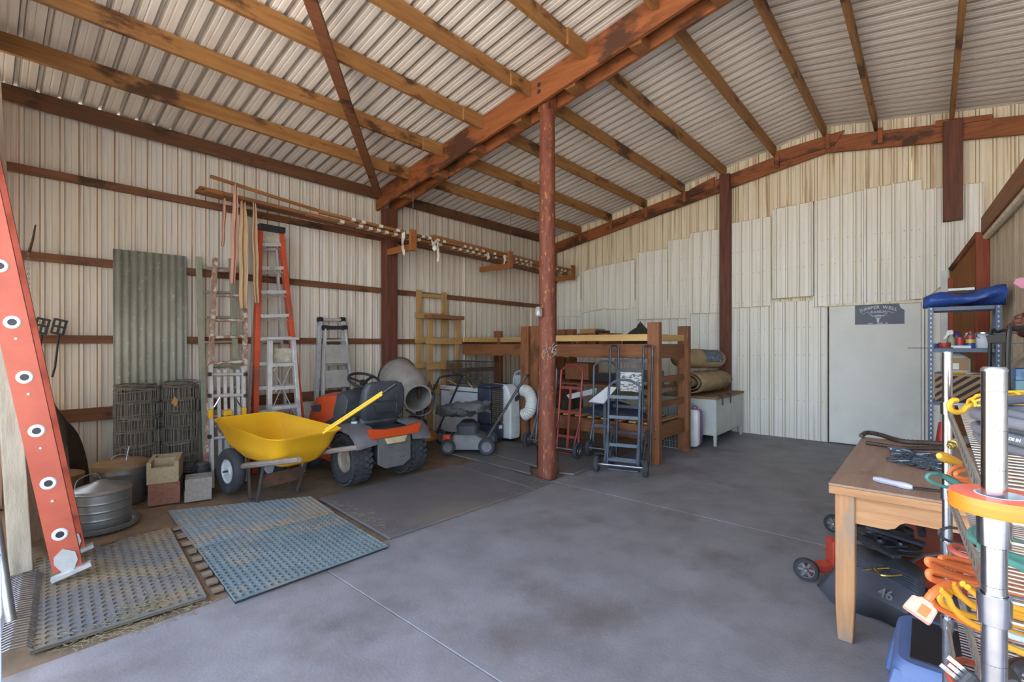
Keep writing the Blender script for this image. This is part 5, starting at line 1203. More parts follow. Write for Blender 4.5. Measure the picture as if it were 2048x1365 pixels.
# ================================================================ RIGHT ZONE
# ---- blue-grey boltless shelf unit beyond the table
m_shelf = M('blue_grey_steel', '#454d5e', '#525a6a', sc=8, rough=.45, metal=.4)
m_deck = M('shelf_board', '#8a6e52', '#7a6048', sc=6, rough=.8)
t = thing('steel_shelf', 'blue-grey slotted steel shelf unit beside the pale door', 'shelf', (6.35, -.24, .001))
sx0, sx1, sy0, sy1 = 6.2, 6.52, .012, -.49
for x in (sx0, sx1):
    for y, s in ((sy0, 1), (sy1, -1)):
        p = G().b2((x-.002, min(y, y-s*.038), .001), (x+.002, max(y, y-s*.038), 1.746)).b2((min(x, x+(.038 if x == sx0 else -.038)), y-.002, .001), (max(x, x+(.038 if x == sx0 else -.038)), y+.002, 1.746)).build('upright', m_shelf, t, w=1)
        if x == sx0:
            k = 0; z = .2
            while z < 1.74:
                G().box((x-.003, y-s*.019, z), (.002, .011, .018)).build('slot', m_hubw, p, w=1); z += .045
for z in (1.735, 1.335, .82, .30):
    g = t
    G().b2((sx0+.002, sy1+.003, z-.006), (sx1-.002, sy0-.003, z+.006)).build('shelf_board', m_deck, t, w=1)
    for x in (sx0-.001, sx1+.001): G().b2((x-.006, sy1+.04, z-.028), (x+.006, sy0-.04, z+.012)).build('shelf_beam', m_shelf, t, w=1, bevel=.003)
    for y in (sy0, sy1): G().b2((sx0+.04, y-.005, z-.028), (sx1-.04, y+.005, z+.012)).build('side_beam', m_shelf, t, w=1)
m_btarp = M('blue_tarp', '#2f4f9c', '#274488', '#3a5cab', sc=8, rough=.45, bump=.5)
def bt(u, v):
    y = .045-.57*u; a = 2*pi*v; hz = .052+.030*u+.012*sin(9*u); c = V((6.35, y, 1.75+hz+.018*u))
    return c+V((cos(a)*(.17+.012*sin(14*u+3*a)), .012*sin(4*a+5*u), sin(a)*hz*(1+.22*sin(3*a+7*u))+(-.05*max(0, (.10-u)/.10) if sin(a) < 0 else 0)))
g = G().loft([[bt(i/24, j/24) for j in range(24)] for i in range(25)])
mn = min(v.z for v in g.v); g.v = [V((v.x, v.y, max(v.z, 1.7505))) if v.x > 6.19 else v for v in g.v]
single(g, 'folded_tarp', m_btarp, 'folded bright blue tarp on top of the steel shelf', 'tarp', smooth=True)
single(G().b2((6.30, -.32, 1.905), (6.42, -.13, 1.93)), 'white_panel_box', m_white, 'thin white box lying on the folded blue tarp', 'box', bevel=.003)
zs = 1.342
def sitem(px, y_or=None, x=6.26): r = ray(px, 690); return V((x, r.y/r.x*x, zs))
m_redp = M('red_plastic', '#b03a34', '#a0332e', sc=6, rough=.4); m_bluep = M('blue_plastic', '#2f4f9a', rough=.4); m_purpp = M('purple_plastic2', '#5a3a80', rough=.4); m_cardw = M('white_card', '#cfd6d4', rough=.7)
m_silv = M('bright_metal', '#c6c8ca', rough=.25, metal=.9)
def cylthing(name, label, cat, c, parts):
    t = thing(name, label, cat, tuple(c))
    for nm, pr, mt in parts: G().lathe(pr, 18).build(nm, mt, t, smooth=True)
    return t
p = sitem(1868); cylthing('tape_roll', 'blue tape roll on the middle steel shelf by the left upright', 'tape', p+V((.02, 0, 0)), (('roll', [(.018, 0), (.034, 0), (.034, .05), (.018, .05)], m_bluep), ('core', [(.017, 0), (.0175, .05)], m_cardw)))
p = sitem(1889); cylthing('red_bowl', 'red plastic tub lying on the middle steel shelf', 'tub', p, (('tub', [(0, 0), (.036, 0), (.044, .02), (.046, .06), (.042, .06), (.038, .02), (0, .008)], m_redp),))
p = sitem(1903); cylthing('spray_bottle', 'spray bottle with white trigger and orange label on the steel shelf', 'bottle', p+V((.06, 0, 0)), (('bottle', [(0, 0), (.033, 0), (.035, .01), (.034, .09), (.014, .125), (.014, .14)], M('orange_bottle', '#b56a3a', '#7aa08a', sc=6, rough=.4)), ('trigger', [(.016, .14), (.018, .16), (.012, .18), (0, .185)], m_white)))
single(G().prism([p+V((.05, .035, .15)), p+V((.05, .06, .10)), p+V((.05, .045, .095)), p+V((.05, .01, .14)), p+V((.05, 0, .175)), p+V((.05, .03, .18))], (.03, 0, 0)), 'white_trigger', m_white, 'white bottle spout leaning beside the spray bottle', 'spout')
p = sitem(1913); cylthing('purple_bottle', 'purple bottle behind the spray bottle on the steel shelf', 'bottle', p+V((.14, .0, 0)), (('bottle', [(0, 0), (.045, 0), (.047, .11), (.03, .15), (.015, .165), (0, .17)], m_purpp),))
p = sitem(1920); cylthing('spray_can', 'red aerosol can with silver dome on the steel shelf', 'can', p+V((.03, 0, .02)), (('can', [(0, 0), (.032, 0), (.033, .005), (.033, .09)], m_redp), ('label_band', [(.0335, .0), (.0335, .02)], m_bluep), ('dome', [(.033, .09), (.02, .108), (.012, .112), (0, .113)], m_silv)))
p = sitem(1941); cylthing('oil_spray_can', 'blue and yellow oil spray can with red cap on the steel shelf', 'can', p+V((.0, 0, 0)), (('can', [(0, 0), (.033, 0), (.034, .005), (.034, .125)], m_bluep), ('red_band', [(.0345, .10), (.0345, .123)], m_redp), ('label_patch', [(.0346, .055), (.0346, .09)], m_yfib), ('dome', [(.034, .125), (.022, .142)], m_silv), ('cap', [(.02, .14), (.021, .165), (0, .167)], m_redp)))
p = sitem(1925); cylthing('white_jar', 'white jar behind the oil spray can', 'jar', p+V((.16, -.055, 0)), (('jar', [(0, 0), (.04, 0), (.042, .11), (.03, .14), (.03, .155), (0, .156)], m_white),))
p = sitem(1968); t = cylthing('milk_can', 'white metal jug with lid and wire handle on the steel shelf', 'jug', p+V((.06, 0, 0)), (('jug', [(0, 0), (.07, 0), (.074, .01), (.074, .115), (.06, .135), (.045, .14)], m_hubw), ('lid', [(.05, .138), (.056, .142), (.056, .155), (.03, .162), (0, .163)], m_silv)))
G().tube(curve([(-.05, .045, .137), (-.062, .05, .12), (-.076, .03, .10)], 5), .003, 5).build('handle', m_silv, t)
p = sitem(1922, x=6.225); single(G().b2((p.x, p.y-.07, zs), (p.x+.05, p.y+.07, zs+.03)), 'small_carton', m_cardw, 'pale green-white carton at the front edge of the steel shelf', 'carton', bevel=.002)
p = sitem(1888, x=6.215); single(G().b2((p.x, p.y-.065, zs), (p.x+.03, p.y+.065, zs+.014)), 'grey_tray', m_mdk, 'flat dark tray under the red tub on the steel shelf', 'tray', bevel=.002)
p = sitem(1858, x=6.24); single(G().b2((6.37, p.y-.09, zs), (6.47, p.y-.01, zs+.035)), 'paper_stack', m_cardw, 'small white paper stack at the left end of the steel shelf', 'paper', bevel=.002)
a, b = PX(1815, 691, 6.3), PX(1862, 690, 6.3); single(G().bar(V((6.3, a.y, zs+.006)), V((6.3, b.y-.01, zs+.006)), .02, .006), 'flat_bar', m_dmetal, 'dark flat metal bar sticking out left from the steel shelf', 'bar')
# striped carton and jug on the third shelf
m_card = M('brown_carton', '#a07f5e', '#94744f', sc=4, rough=.85)
t = thing('striped_carton', 'brown carton with black diagonal stripes on the third steel shelf', 'carton', (6.36, -.22, .83))
cb = (6.215, 6.50, -.37, -.035, .83, 1.10)
G().b2((cb[0], cb[2], cb[4]), (cb[1], cb[3], cb[5])).build('box', m_card, t, w=1, bevel=.003)
m_stripe = M('black_stripe', '#2b2b2c', rough=.8)
for k in range(-4, 8):
    y = cb[3]-.085*k; pts = [(y, cb[4]), (y-.043, cb[4]), (y-.043-.30, cb[5]-.02), (y-.30, cb[5]-.02)]
    # clip the slanted band to the carton face
    poly = []
    zz = [cb[4]+(cb[5]-.02-cb[4])*i/12 for i in range(13)]
    L1 = [(min(max(y-.30*(z-cb[4])/(cb[5]-.02-cb[4]), cb[2]+.002), cb[3]-.002), z) for z in zz]; R1 = [(min(max(y-.043-.30*(z-cb[4])/(cb[5]-.02-cb[4]), cb[2]+.002), cb[3]-.002), z) for z in zz]
    keep = [(l, r) for l, r in zip(L1, R1) if l[0]-r[0] > .004]
    if len(keep) > 1: G().prism([(cb[0]-.0015, l[0], l[1]) for l, r in keep]+[(cb[0]-.0015, r[0], r[1]) for l, r in keep[::-1]], (.001, 0, 0)).build('stripe', m_stripe, t, w=1)
t = thing('white_jug', 'square white plastic jug with tan label on top of the striped carton', 'jug', (6.40, -.19, 1.101))
G().loft([rring(0, 0, 0, .09, .10, .03), rring(0, 0, .01, .095, .105, .03), rring(0, 0, .14, .095, .105, .03), rring(0, 0, .19, .05, .05, .03), rring(0, 0, .205, .03, .03, .02)]).build('jug', m_hubw, t, smooth=True)
G().b2((-.098, -.09, .03), (-.0955, .09, .15)).build('label', m_card, t)
G().b2((-.0995, -.02, .04), (-.098, .05, .10)).build('label_patch', m_cardw, t)
for i, (c, mt, lb) in enumerate((((6.27, -.10, 1.101), m_bluep, 'blue packet lying on the striped carton'), ((6.25, -.19, 1.101), m_yfib, 'yellow and red packet lying on the striped carton'), ((6.26, -.30, 1.101), m_hubw, 'pale blue packet at the right end of the striped carton'))):
    single(G().box(V(c)+V((0, 0, .008)), (.07, .10, .014), rz=.3*i), 'packet', mt, lb, 'packet', bevel=.004)
single(G().b2((6.24, -.30, .83-.50), (6.46, -.06, .32+.0)).tf(Matrix.Translation((0, 0, 0))), 'brown_board', m_ply, 'brown board on the bottom steel shelf', 'board') if False else None
p = PX(1885, 868, 6.30); t = thing('red_cone', 'red plastic funnel cone on the lowest steel shelf', 'cone', (6.30, p.y, .312))
G().lathe([(.085, 0), (.085, .008), (.066, .012), (.03, .30), (.028, .30), (.06, .01)], 20).build('cone', M('red_cone_plastic', '#c4383a', rough=.45), t, smooth=True)

# ---- black wire rack with dried cones, bags and boxes
m_blk = M('black_enamel', '#1f2023', rough=.35, metal=.3)
t = thing('wire_rack', 'black tubular rack with a wire basket at the right edge beside the steel shelf', 'rack', (4.7, -.5, .001))
P2_, P1_ = V((4.18, -.36, 0)), V((5.05, -.34, 0))
for P in (P1_, P2_):
    r = .012
    G().tube(curve([P+V((0, 0, .0)), P+V((0, 0, .7)), P+V((0, 0, 1.43)), P+V((0, -.04, 1.475)), P+V((0, -.10, 1.49)), P+V((0, -.26, 1.49)), P+V((0, -.32, 1.475)), P+V((0, -.35, 1.43)), P+V((0, -.35, 0))], 4), r, 8).build('end_frame', m_blk, t, w=1, smooth=True)
for z in (1.40, 1.09, .6):
    for dy in (0, -.35): G().cyl(P1_+V((0, dy, z)), P2_+V((0, dy, z)), .007, 6).build('shelf_rail', m_blk, t, w=1)
    G().prism([P2_+V((0, 0, z-.012)), P1_+V((0, 0, z-.012)), P1_+V((0, -.35, z-.012)), P2_+V((0, -.35, z-.012))], (0, 0, .008)).build('shelf_plate', m_dmetal, t, w=1)
for k in range(24):
    f0 = k/23; c = P1_+(P2_-P1_)*f0
    G().cyl(c+V((0, .012, 1.395)), c+V((0, .022, 1.445)), .0022, 5).build('basket_wire', m_blk, t, w=1)
G().cyl(P1_+V((0, .022, 1.445)), P2_+V((0, .022, 1.445)), .004, 6).build('basket_rim', m_blk, t, w=1)
m_cone = M('dry_brown_leaf', '#6a3e30', '#7d5240', '#8f6a50', sc=14, rough=.9)
g = G(); cc = V((4.55, -.535, 1.437))
for i in range(170):
    a = random.uniform(0, 6.28); b = random.uniform(0, 1.45); R_ = .19; c = cc+V((cos(a)*cos(b)*R_*1.6, sin(a)*cos(b)*R_*.8, abs(sin(b))*R_*.9))
    q = Matrix.Rotation(random.uniform(0, 6.28), 3, 'Z') @ Matrix.Rotation(random.uniform(-1.2, 1.2), 3, 'X')
    g.add([c+q @ V(v) for v in ((-.03, 0, 0), (0, -.015, .006), (.03, 0, 0), (0, .015, .006))], [(0, 1, 2, 3)])
g.ball(cc+V((0, 0, .07)), (.27, .13, .10), 14, 8)
single(g, 'dried_wreath', m_cone, 'bundle of dried brown leaves in the basket of the black rack', 'dried leaves')
lump('tan_bag', 'tan cloth bag on the lower tier of the black rack', 'bag', M('tan_cloth', '#9d8c7c', '#8e7d6d', sc=6, rough=.9, bump=.3), (4.75, -.50, 1.095), .26, .13, .20, 31)
for i, (x, y, z, mt, lb) in enumerate(((4.3, -.50, 1.095, M('teal_box', '#5f7f8a', '#4a6a76', sc=8, rough=.6), 'lower blue-grey packaged box on the black rack'), (4.3, -.50, 1.165, M('blue_pack', '#5f8fc0', '#2d3a52', sc=8, rough=.5), 'upper blue packaged box on the black rack'))):
    single(G().b2((x-.11, y-.13, z), (x+.11, y+.11, z+.068)), 'packaged_box', mt, lb, 'box', bevel=.003)
p = PD(2042, 566, 4.05); p = V((5.55, -.555, p.z)); r_ = ray(2042, 566); p = V((0, 0, HC))+r_*(5.52/r_.x)
t = single(G().prism([p+V((.0, y, z))*1.0 for y, z in ((.045, 0), (.03, .035), (0, .045), (-.05, .03), (-.06, -.02), (-.03, -.05), (.0, -.045))], (.012, 0, 0)), 'pink_ornament', M('pink_plastic', '#d08aa0', '#c47a92', sc=8, rough=.5), 'small pink ornament fixed to the right-hand partition', 'ornament', bevel=.003)

# ---- work table
m_tt = wood('table_top_wood', '#9c8270', '#8f7462', '#7b5f4d', ax=0, rough=.6, lo3=.6, hi3=.7)
m_tl = wood('table_leg_oak', '#b98a5e', '#a3764c', '#8f7a66', ax=2, rough=.6)
m_ta = wood('table_apron_oak', '#b98a5e', '#a0734a', ax=1, rough=.6)
TX0, TX1, TY0, TY1, TZ = 2.64, 4.10, .355, -.42, .737
t = thing('work_table', 'worn brown wooden work table with tapered oak legs', 'table', ((TX0+TX1)/2, (TY0+TY1)/2, .001))
G().b2((TX0-.01, TY1, TZ-.012), (TX1, TY0, TZ)).build('tabletop', m_tt, t, w=1, bevel=.003)
for xx in (TX0-.009, TX1-.03): G().b2((xx, TY1+.001, TZ-.048), (xx+.03, TY0-.001, TZ-.0125)).build('edge_band', m_ta, t, w=1, bevel=.002)
for yy in (TY0-.031, TY1+.001): G().b2((TX0+.0215, yy, TZ-.048), (TX1-.0305, yy+.03, TZ-.0125)).build('edge_band', m_tl, t, w=1, bevel=.002)
for x in (TX0+.055, TX1-.05):
    for y in (TY0-.06, TY1+.05):
        G().loft([[V((x+a*w_, y+b*w_, z)) for a, b in ((-1, -1), (1, -1), (1, 1), (-1, 1))] for z, w_ in ((.001, .028), (.10, .034), (.2, .037), (TZ-.049, .038))]).build('leg', m_tl, t, w=1, bevel=.004)
def apron(p, q, h):
    p, q = V(p), V(q); d = q-p; pts = []
    for f0, z in ((0, 0), (.2, 0), (.25, .012), (.28, .035), (.31, .045), (.69, .045), (.72, .035), (.75, .012), (.8, 0), (1, 0)): pts.append(p+d*f0+V((0, 0, z-h)))
    return pts+[q, p]
for x in (TX0+.03, TX1-.05): G().prism(apron((x, TY0-.093, TZ-.047), (x, TY1+.093, TZ-.047), .13), (.022, 0, 0)).build('apron', m_ta, t, w=1)
for y in (TY0-.05, TY1+.03): G().b2((TX0+.093, y, TZ-.16), (TX1-.093, y+.022, TZ-.047)).build('side_apron', m_ta, t, w=1)
# on the table: straps, chain, knife-like tool
m_leath = M('dark_leather', '#3a2d26', '#4a3a30', sc=10, rough=.6)
z = TZ+.012
for i, (pts, r, lb) in enumerate((([(1722, 872), (1735, 866), (1760, 870), (1785, 878), (1812, 884), (1850, 886), (1885, 888)], .014, 'dark braided leather rein along the back of the table'), ([(1732, 886), (1760, 890), (1800, 896), (1840, 897), (1870, 897), (1890, 898)], .011, 'second dark leather rein in front of the braided one'), ([(1826, 905), (1850, 908), (1885, 911)], .008, 'short reddish strap in front of the reins'))):
    cv = curve([PZ(a, b, TZ+r*1.2+.001) for a, b in pts], 8); single(G().tube(cv, [r*(1+.18*(k % 2)) for k in range(len(cv))], 7), 'leather_strap', m_leath, lb, 'strap', smooth=True)
m_chn = M('blue_grey_chain', '#6a7686', '#7f8b9a', sc=30, rough=.35, metal=.8)
t = thing('chain_pile', 'heap of blue-grey steel chain on the work table', 'chain', tuple(PZ(1832, 924, TZ+.001)))
rnd = random.Random(3)
lk = G().tube([(.018*cos(a)+(.010 if cos(a) > 0 else -.010), .0115*sin(a), 0) for a in [2*pi*i/10 for i in range(10)]], .0032, 5, closed=True).mesh('link')
lk.materials.append(m_chn)
for i in range(150):
    u, v = rnd.uniform(-1, 1), rnd.uniform(-1, 1); u = max(-1, min(1, u)); v = max(-1, min(1, v))
    p = PZ(1834+50*u, 923+8*u+14*v, TZ+.004); p.z = TZ+.016+max(0, (1-u*u-v*v))*rnd.uniform(0, .022)
    o = bpy.data.objects.new('link', lk); COL.objects.link(o); o.parent = t; o.location = p-V(t.location); o.rotation_euler = (rnd.uniform(-.5, .5), rnd.uniform(-.22, .22), rnd.uniform(0, 3.14))
t = thing('white_handled_tool', 'long white-handled tool with dark rod lying near the table front', 'tool', tuple(PZ(1790, 965, TZ)))
a, b, c = PZ(1748, 958, TZ+.014), PZ(1826, 976, TZ+.014), PZ(1900, 985, TZ+.012)
G().tube(curve([a, a+(b-a)*.3, a+(b-a)*.7, b], 3), [.010, .013, .014, .014, .013, .012, .015, .015, .013, .009], 8).build('handle', M('lavender_plastic', '#b9bbcc', '#a8aabc', sc=6, rough=.4), t, w=1, smooth=True)
G().tube([b, c], .006, 6).build('rod', m_black, t, w=1)

# ---- mower deck, chute and boxes under the table
m_red = M('red_deck_paint', '#b0402c', '#9c3524', '#6a3a30', sc=7, rough=.5)
t = thing('mower_deck', 'red mower deck with pulleys and small wheels lying under the work table', 'mower deck', (3.7, .2, .001))
G().loft([[V((3.86+p.x, -.02+p.y, z)) for p in rring(0, 0, 0, .44*k, .23*k, .15, 5)] for z, k in ((.06, 1), (.14, 1), (.17, .94), (.185, .85))]).build('deck_shell', m_red, t, w=1, smooth=True)
for wp_ in (PZ(1612, 1162), PZ(1668, 1066)):
    c = V((wp_.x, wp_.y, .066)); ax_ = V((-.88, -.10, 0)) if wp_.x < 3.7 else V((-.9, .1, 0)); ax_.normalize()
    ty = G().lathe([(.045, -.016), (.062, -.016), (.066, -.008), (.066, .008), (.062, .016), (.045, .016)], 24, c, ax_).build('wheel', m_rubber, t, w=1, smooth=True)
    _, e1, e2 = rot_to(ax_); g = G().lathe([(0, .0), (.012, .018), (.012, -.018), (0, -.018)], 12, c, ax_).lathe([(.042, -.010), (.047, -.010), (.047, .010), (.042, .010)], 24, c, ax_, closed=True)
    g.build('hub', m_mgr, ty, w=1)
    for k in range(6): a = 2*pi*k/6; G().bar(c, c+(e1*cos(a)+e2*sin(a))*.044, .014, .012, up=ax_).build('spoke', m_mgr, ty, w=1)
    for sgn in (-1, 1): G().lathe([(0, .014), (.009, .013), (.009, 0)], 8, c+ax_*(.012*sgn), ax_*sgn).build('axle_cap', m_chrome, ty, w=1)
    G().bar(c-ax_*.03, V((wp_.x+(.27 if wp_.x < 3.7 else .0), .19, .12)), .06, .05, w2=.09, h2=.08).build('wheel_arm', m_red, t, w=1, bevel=.01)
    G().box(V((wp_.x+.12, wp_.y-.12, .17)), (.10, .05, .14), rz=.5).build('bracket', m_red, t, w=1, bevel=.006)
m_pul = M('dark_pulley', '#3b3f49', '#2f333c', '#5c4a40', sc=9, rough=.5, metal=.4)
for i, (px, py, z, r) in enumerate(((1742, 1065, .26, .10), (1775, 1048, .30, .085), (1760, 1085, .31, .08), (1800, 1092, .24, .10), (1790, 1060, .27, .09))):
    c = PZ(px, py, z); G().lathe([(0, .012), (r*.3, .012), (r*.35, .002), (r*.85, 0), (r, .012), (r, .005), (r*.8, -.006), (r, -.016), (r, -.022), (0, -.022)], 26, c, (0, .0, 1)).build('pulley', m_pul, t, w=1, smooth=True)
    G().cyl(c+V((0, 0, .0)), c+V((0, 0, .035)), .012, 8).build('pulley_bolt', m_chrome, t, w=1)
    if c.x > 3.5: G().cyl(V((c.x, c.y, .17)), c, .03, 10).build('spindle', m_pul, t, w=1)
for a_, b_ in (((1715, 1040), (1815, 1075)), ((1712, 1072), (1795, 1115)), ((1735, 1055), (1850, 1090))):
    G().bar(PZ(*a_, .335), PZ(*b_, .335), .05, .02).build('arm', m_pul, t, w=1, bevel=.004)
G().tube(curve([PZ(1755, 1035, .34), PZ(1790, 1025, .36), PZ(1835, 1045, .36), PZ(1845, 1070, .33)], 5), .02, 6).build('belt_guard', m_pul, t, w=1, smooth=True)
G().tube([PZ(1822, 1125, .2), PZ(1845, 1112, .22), PZ(1885, 1108, .24)], .009, 6).build('lift_rod', m_steel, t, w=1)
# black discharge chute
m_chute = M('black_chute_plastic', '#454852', '#4f525b', '#5a5a5e', sc=6, rough=.55)
t = thing('discharge_chute', 'black plastic mower discharge chute marked 46 on the floor by the table leg', 'chute', tuple(PZ(1740, 1210)))
c1 = curve([PZ(1634, 1172, .015), PZ(1668, 1205, .015), PZ(1715, 1226, .012), PZ(1760, 1240, .012), PZ(1797, 1256, .012), PZ(1818, 1240, .015)], 4)
c2 = curve([PZ(1656, 1150, .10), PZ(1690, 1168, .13), PZ(1735, 1190, .15), PZ(1780, 1210, .155), PZ(1815, 1228, .15), PZ(1835, 1222, .12)], 4)
c3 = curve([PZ(1676, 1128, .17), PZ(1715, 1138, .205), PZ(1760, 1156, .22), PZ(1800, 1175, .22), PZ(1832, 1196, .21), PZ(1846, 1204, .17)], 4)
c4 = curve([PZ(1690, 1112, .19), PZ(1722, 1118, .225), PZ(1765, 1130, .235), PZ(1805, 1142, .235), PZ(1836, 1158, .225), PZ(1850, 1170, .18)], 4)
c5 = curve([PZ(1700, 1090, .20), PZ(1730, 1092, .235), PZ(1770, 1102, .24), PZ(1808, 1118, .24), PZ(1838, 1135, .225), PZ(1852, 1150, .18)], 4)
G().loft([c1, c2, c3, c4, c5], caps=False, ringclosed=False).build('hood', m_chute, t, w=1, smooth=True, solid=.006)
for k in range(6):
    f0 = .1+.14*k; G().tube([a_*(1-f0)+b_*f0+V((0, 0, .006)) for a_, b_ in zip(c3, c4)][2:-1], .0035, 5).build('rib', m_chute, t, w=1)
p = PZ(1762, 1184, .175); q = PZ(1795, 1199, .172); e1 = (q-p).normalized(); up2 = (PZ(1770, 1170, .20)-PZ(1765, 1190, .155)); up2 = (up2-e1*up2.dot(e1)).normalized(); nn = e1.cross(up2)
place(text_mesh('46', .062, ext=.003, bold=.001), (p+q)/2+nn*.03-up2*.02, e1, up2).build('lettering', m_mgr, t, w=1)
t = thing('crank_bolt', 'brass-coloured bolt and bent crank lying on the black chute', 'bolt', tuple(PZ(1765, 1145, .24)))
zc = .252
G().tube([PZ(1725, 1141, zc), PZ(1752, 1138, zc), PZ(1776, 1137, zc)], [.003, .008, .008], 8).build('threaded_bolt', M('brass', '#b9a468', '#a08c54', sc=10, rough=.35, metal=.9), t, w=1)
G().tube(curve([PZ(1750, 1137, zc+.01), PZ(1757, 1146, zc), PZ(1762, 1151, zc), PZ(1780, 1152, zc), PZ(1802, 1150, zc)], 3), .007, 7).build('crank', MATS['brass'], t, w=1, smooth=True)
# lime green box
m_lime = M('lime_box', '#6f9c2a', '#64902a', sc=4, rough=.6)
t = thing('green_tool_box', 'lime green carton with blue battery picture under the table', 'carton', (4.35, -.1, .001))
G().b2((4.33, -.40, .001), (4.60, .14, .30)).build('carton', m_lime, t, w=1, bevel=.003)
G().prism([(4.328, -.05, .20), (4.328, -.33, .20), (4.328, -.33, .28), (4.328, -.02, .28)], (.001, 0, 0)).build('blue_picture', m_bluep, t, w=1)
G().prism([(4.326, -.12, .12), (4.326, -.33, .12), (4.326, -.33, .18), (4.326, -.12, .18)], (.001, 0, 0)).build('black_panel', m_black, t, w=1)
G().b2((4.328, .0, .001), (4.3295, .138, .29)).build('dark_side_panel', m_black, t, w=1)
# blue step stool
m_stool = M('blue_stool_plastic', '#5a6f9e', '#50648f', '#6f80a8', sc=5, rough=.5)
t = thing('step_stool', 'blue plastic step stool with dark top at the bottom right under the wire shelf', 'stool', (2.40, -.08, .001))
Sx0, Sx1, Sy0, Sy1, Sz = 2.18, 2.60, .10, -.28, .25
cx_, cy_ = (Sx0+Sx1)/2, (Sy0+Sy1)/2
G().loft([[V((cx_+p.x, cy_+p.y, z)) for p in rring(0, 0, 0, .21*k, .19*k, .05, 4)] for z, k in ((Sz-.05, 1.04), (Sz-.015, 1.0), (Sz, .94))]).build('top', m_stool, t, w=1, smooth=True)
G().b2((cx_-.165, cy_-.145, Sz), (cx_+.165, cy_+.145, Sz+.005)).build('grip_pad', m_black, t, w=1, bevel=.003)
for sx in (-1, 1):
    for sy in (-1, 1):
        c = V((cx_+sx*.16, cy_+sy*.145, 0)); o = V((sx*.05, sy*.045, 0))
        G().loft([[c+o*f0+V((a*.05, b*.045, z)) for a, b in ((-1, -1), (1, -1), (1, 1), (-1, 1))] for z, f0 in ((.0, 1.0), (.10, .6), (Sz-.03, .0))]).build('leg', m_stool, t, w=1, bevel=.012)
for sx in (-1, 1): G().prism([(cx_+sx*.185, cy_+.16, .22), (cx_+sx*.185, cy_-.16, .22), (cx_+sx*.19, cy_-.16, .13), (cx_+sx*.19, cy_-.08, .15), (cx_+sx*.19, cy_+.08, .15), (cx_+sx*.19, cy_+.16, .13)], (.02*sx, 0, 0)).build('skirt', m_stool, t, w=1, bevel=.005)
for sy in (-1, 1): G().prism([(cx_+.16, cy_+sy*.17, .22), (cx_-.16, cy_+sy*.17, .22), (cx_-.16, cy_+sy*.175, .13), (cx_-.08, cy_+sy*.175, .15), (cx_+.08, cy_+sy*.175, .15), (cx_+.16, cy_+sy*.175, .13)], (0, .02*sy, 0)).build('skirt', m_stool, t, w=1, bevel=.005)

# ---- chrome wire shelving close to the camera
m_pole = M('chrome_pole', '#c3c6cb', '#b4b7bd', sc=30, rough=.16, metal=1.0)
m_wire = M('chrome_wire', '#b9b6b2', '#a19c96', '#8d857c', sc=20, rough=.3, metal=.85)
FX, FY, NX, NY, RY = 2.035, -.041, .883, -.063, -.50
SHZ = ((1.193, 1.151), (.924, 1.049), (.754, .889), (.512, .693))
t = thing('wire_shelving', 'chrome wire shelving with two tall poles close at the right edge', 'shelving', ((FX+NX)/2, -.27, .001))
for x, y, zt in ((FX, FY, 1.356), (NX, NY, 1.347), (FX, RY, 1.356), (NX, RY, 1.347)):
    pl = G().cyl((x, y, .03), (x, y, zt), .0127, 26).build('pole', m_pole, t, w=1, smooth=True)
    G().lathe([(.0131, -.002), (.0131, .001), (.011, .004), (0, .0045)], 22, (x, y, zt)).build('pole_cap', m_steel, pl, w=1, smooth=True)
    G().lathe([(0, -.03), (.014, -.03), (.014, -.018), (.008, -.012), (.008, .0)], 14, (x, y, .03)).build('foot', m_steel, pl, w=1)
    z = .1
    while z < zt: G().lathe([(.01272, -.0004), (.01278, 0), (.01272, .0004)], 22, (x, y, z)).build('groove', m_dmetal, pl, w=1); z += .0508
wire_me = None
for zf, zn in SHZ:
    def sp(f0, y, dz=0.0): return V((NX+(FX-NX)*f0, y, zn+(zf-zn)*f0+dz))
    yl = lambda f0: NY+(FY-NY)*f0
    for (e0, e1_) in (((0, NY), (1, FY)), ((0, RY), (1, RY))):
        a, b = sp(e0[0], e0[1]), sp(e1_[0], e1_[1])
        for dz in (0, -.026): G().cyl(a+V((0, 0, dz)), b+V((0, 0, dz)), .0032, 6).build('edge_rod', m_wire, t, w=1)
        zz = []
        for k in range(45): zz.append(a+(b-a)*(k/44)+V((0, 0, -.004 if k % 2 else -.022)))
        G().tube(zz, .0022, 5).build('truss_wire', m_wire, t, w=1)
        if e0[1] == NY: G().bar(a+V((0, 0, -.013)), b+V((0, 0, -.013)), .0015, .017).build('edge_strip', m_wire, t, w=1)
    for f0 in (0, 1):
        y0 = yl(f0)
        for dz in (0, -.026): G().cyl(sp(f0, y0, dz), sp(f0, RY, dz), .0032, 6).build('end_rod', m_wire, t, w=1)
        for y in (y0, RY):
            c = sp(f0, y, -.013); G().lathe([(.0135, -.02), (.0165, -.02), (.0175, .018), (.0135, .018)], 22, c).build('collar', m_pole, t, w=1, smooth=True)
    if wire_me is None: wire_me = G().cyl((0, RY-NY, 0), (0, 0, 0), .0021, 6).mesh('wire'); wire_me.materials.append(m_wire)
    for k in range(46):
        f0 = (k+.5)/46; o = bpy.data.objects.new('deck_wire', wire_me); COL.objects.link(o); o.parent = t; o.location = sp(f0, NY, .004)-V(t.location)
    for y in (-.18, -.33): G().cyl(sp(0, y, -.001), sp(1, y, -.001), .003, 6).build('support_rod', m_wire, t, w=1)
ZS1 = lambda x: 1.151+(1.193-1.151)*(x-NX)/(FX-NX)+.007
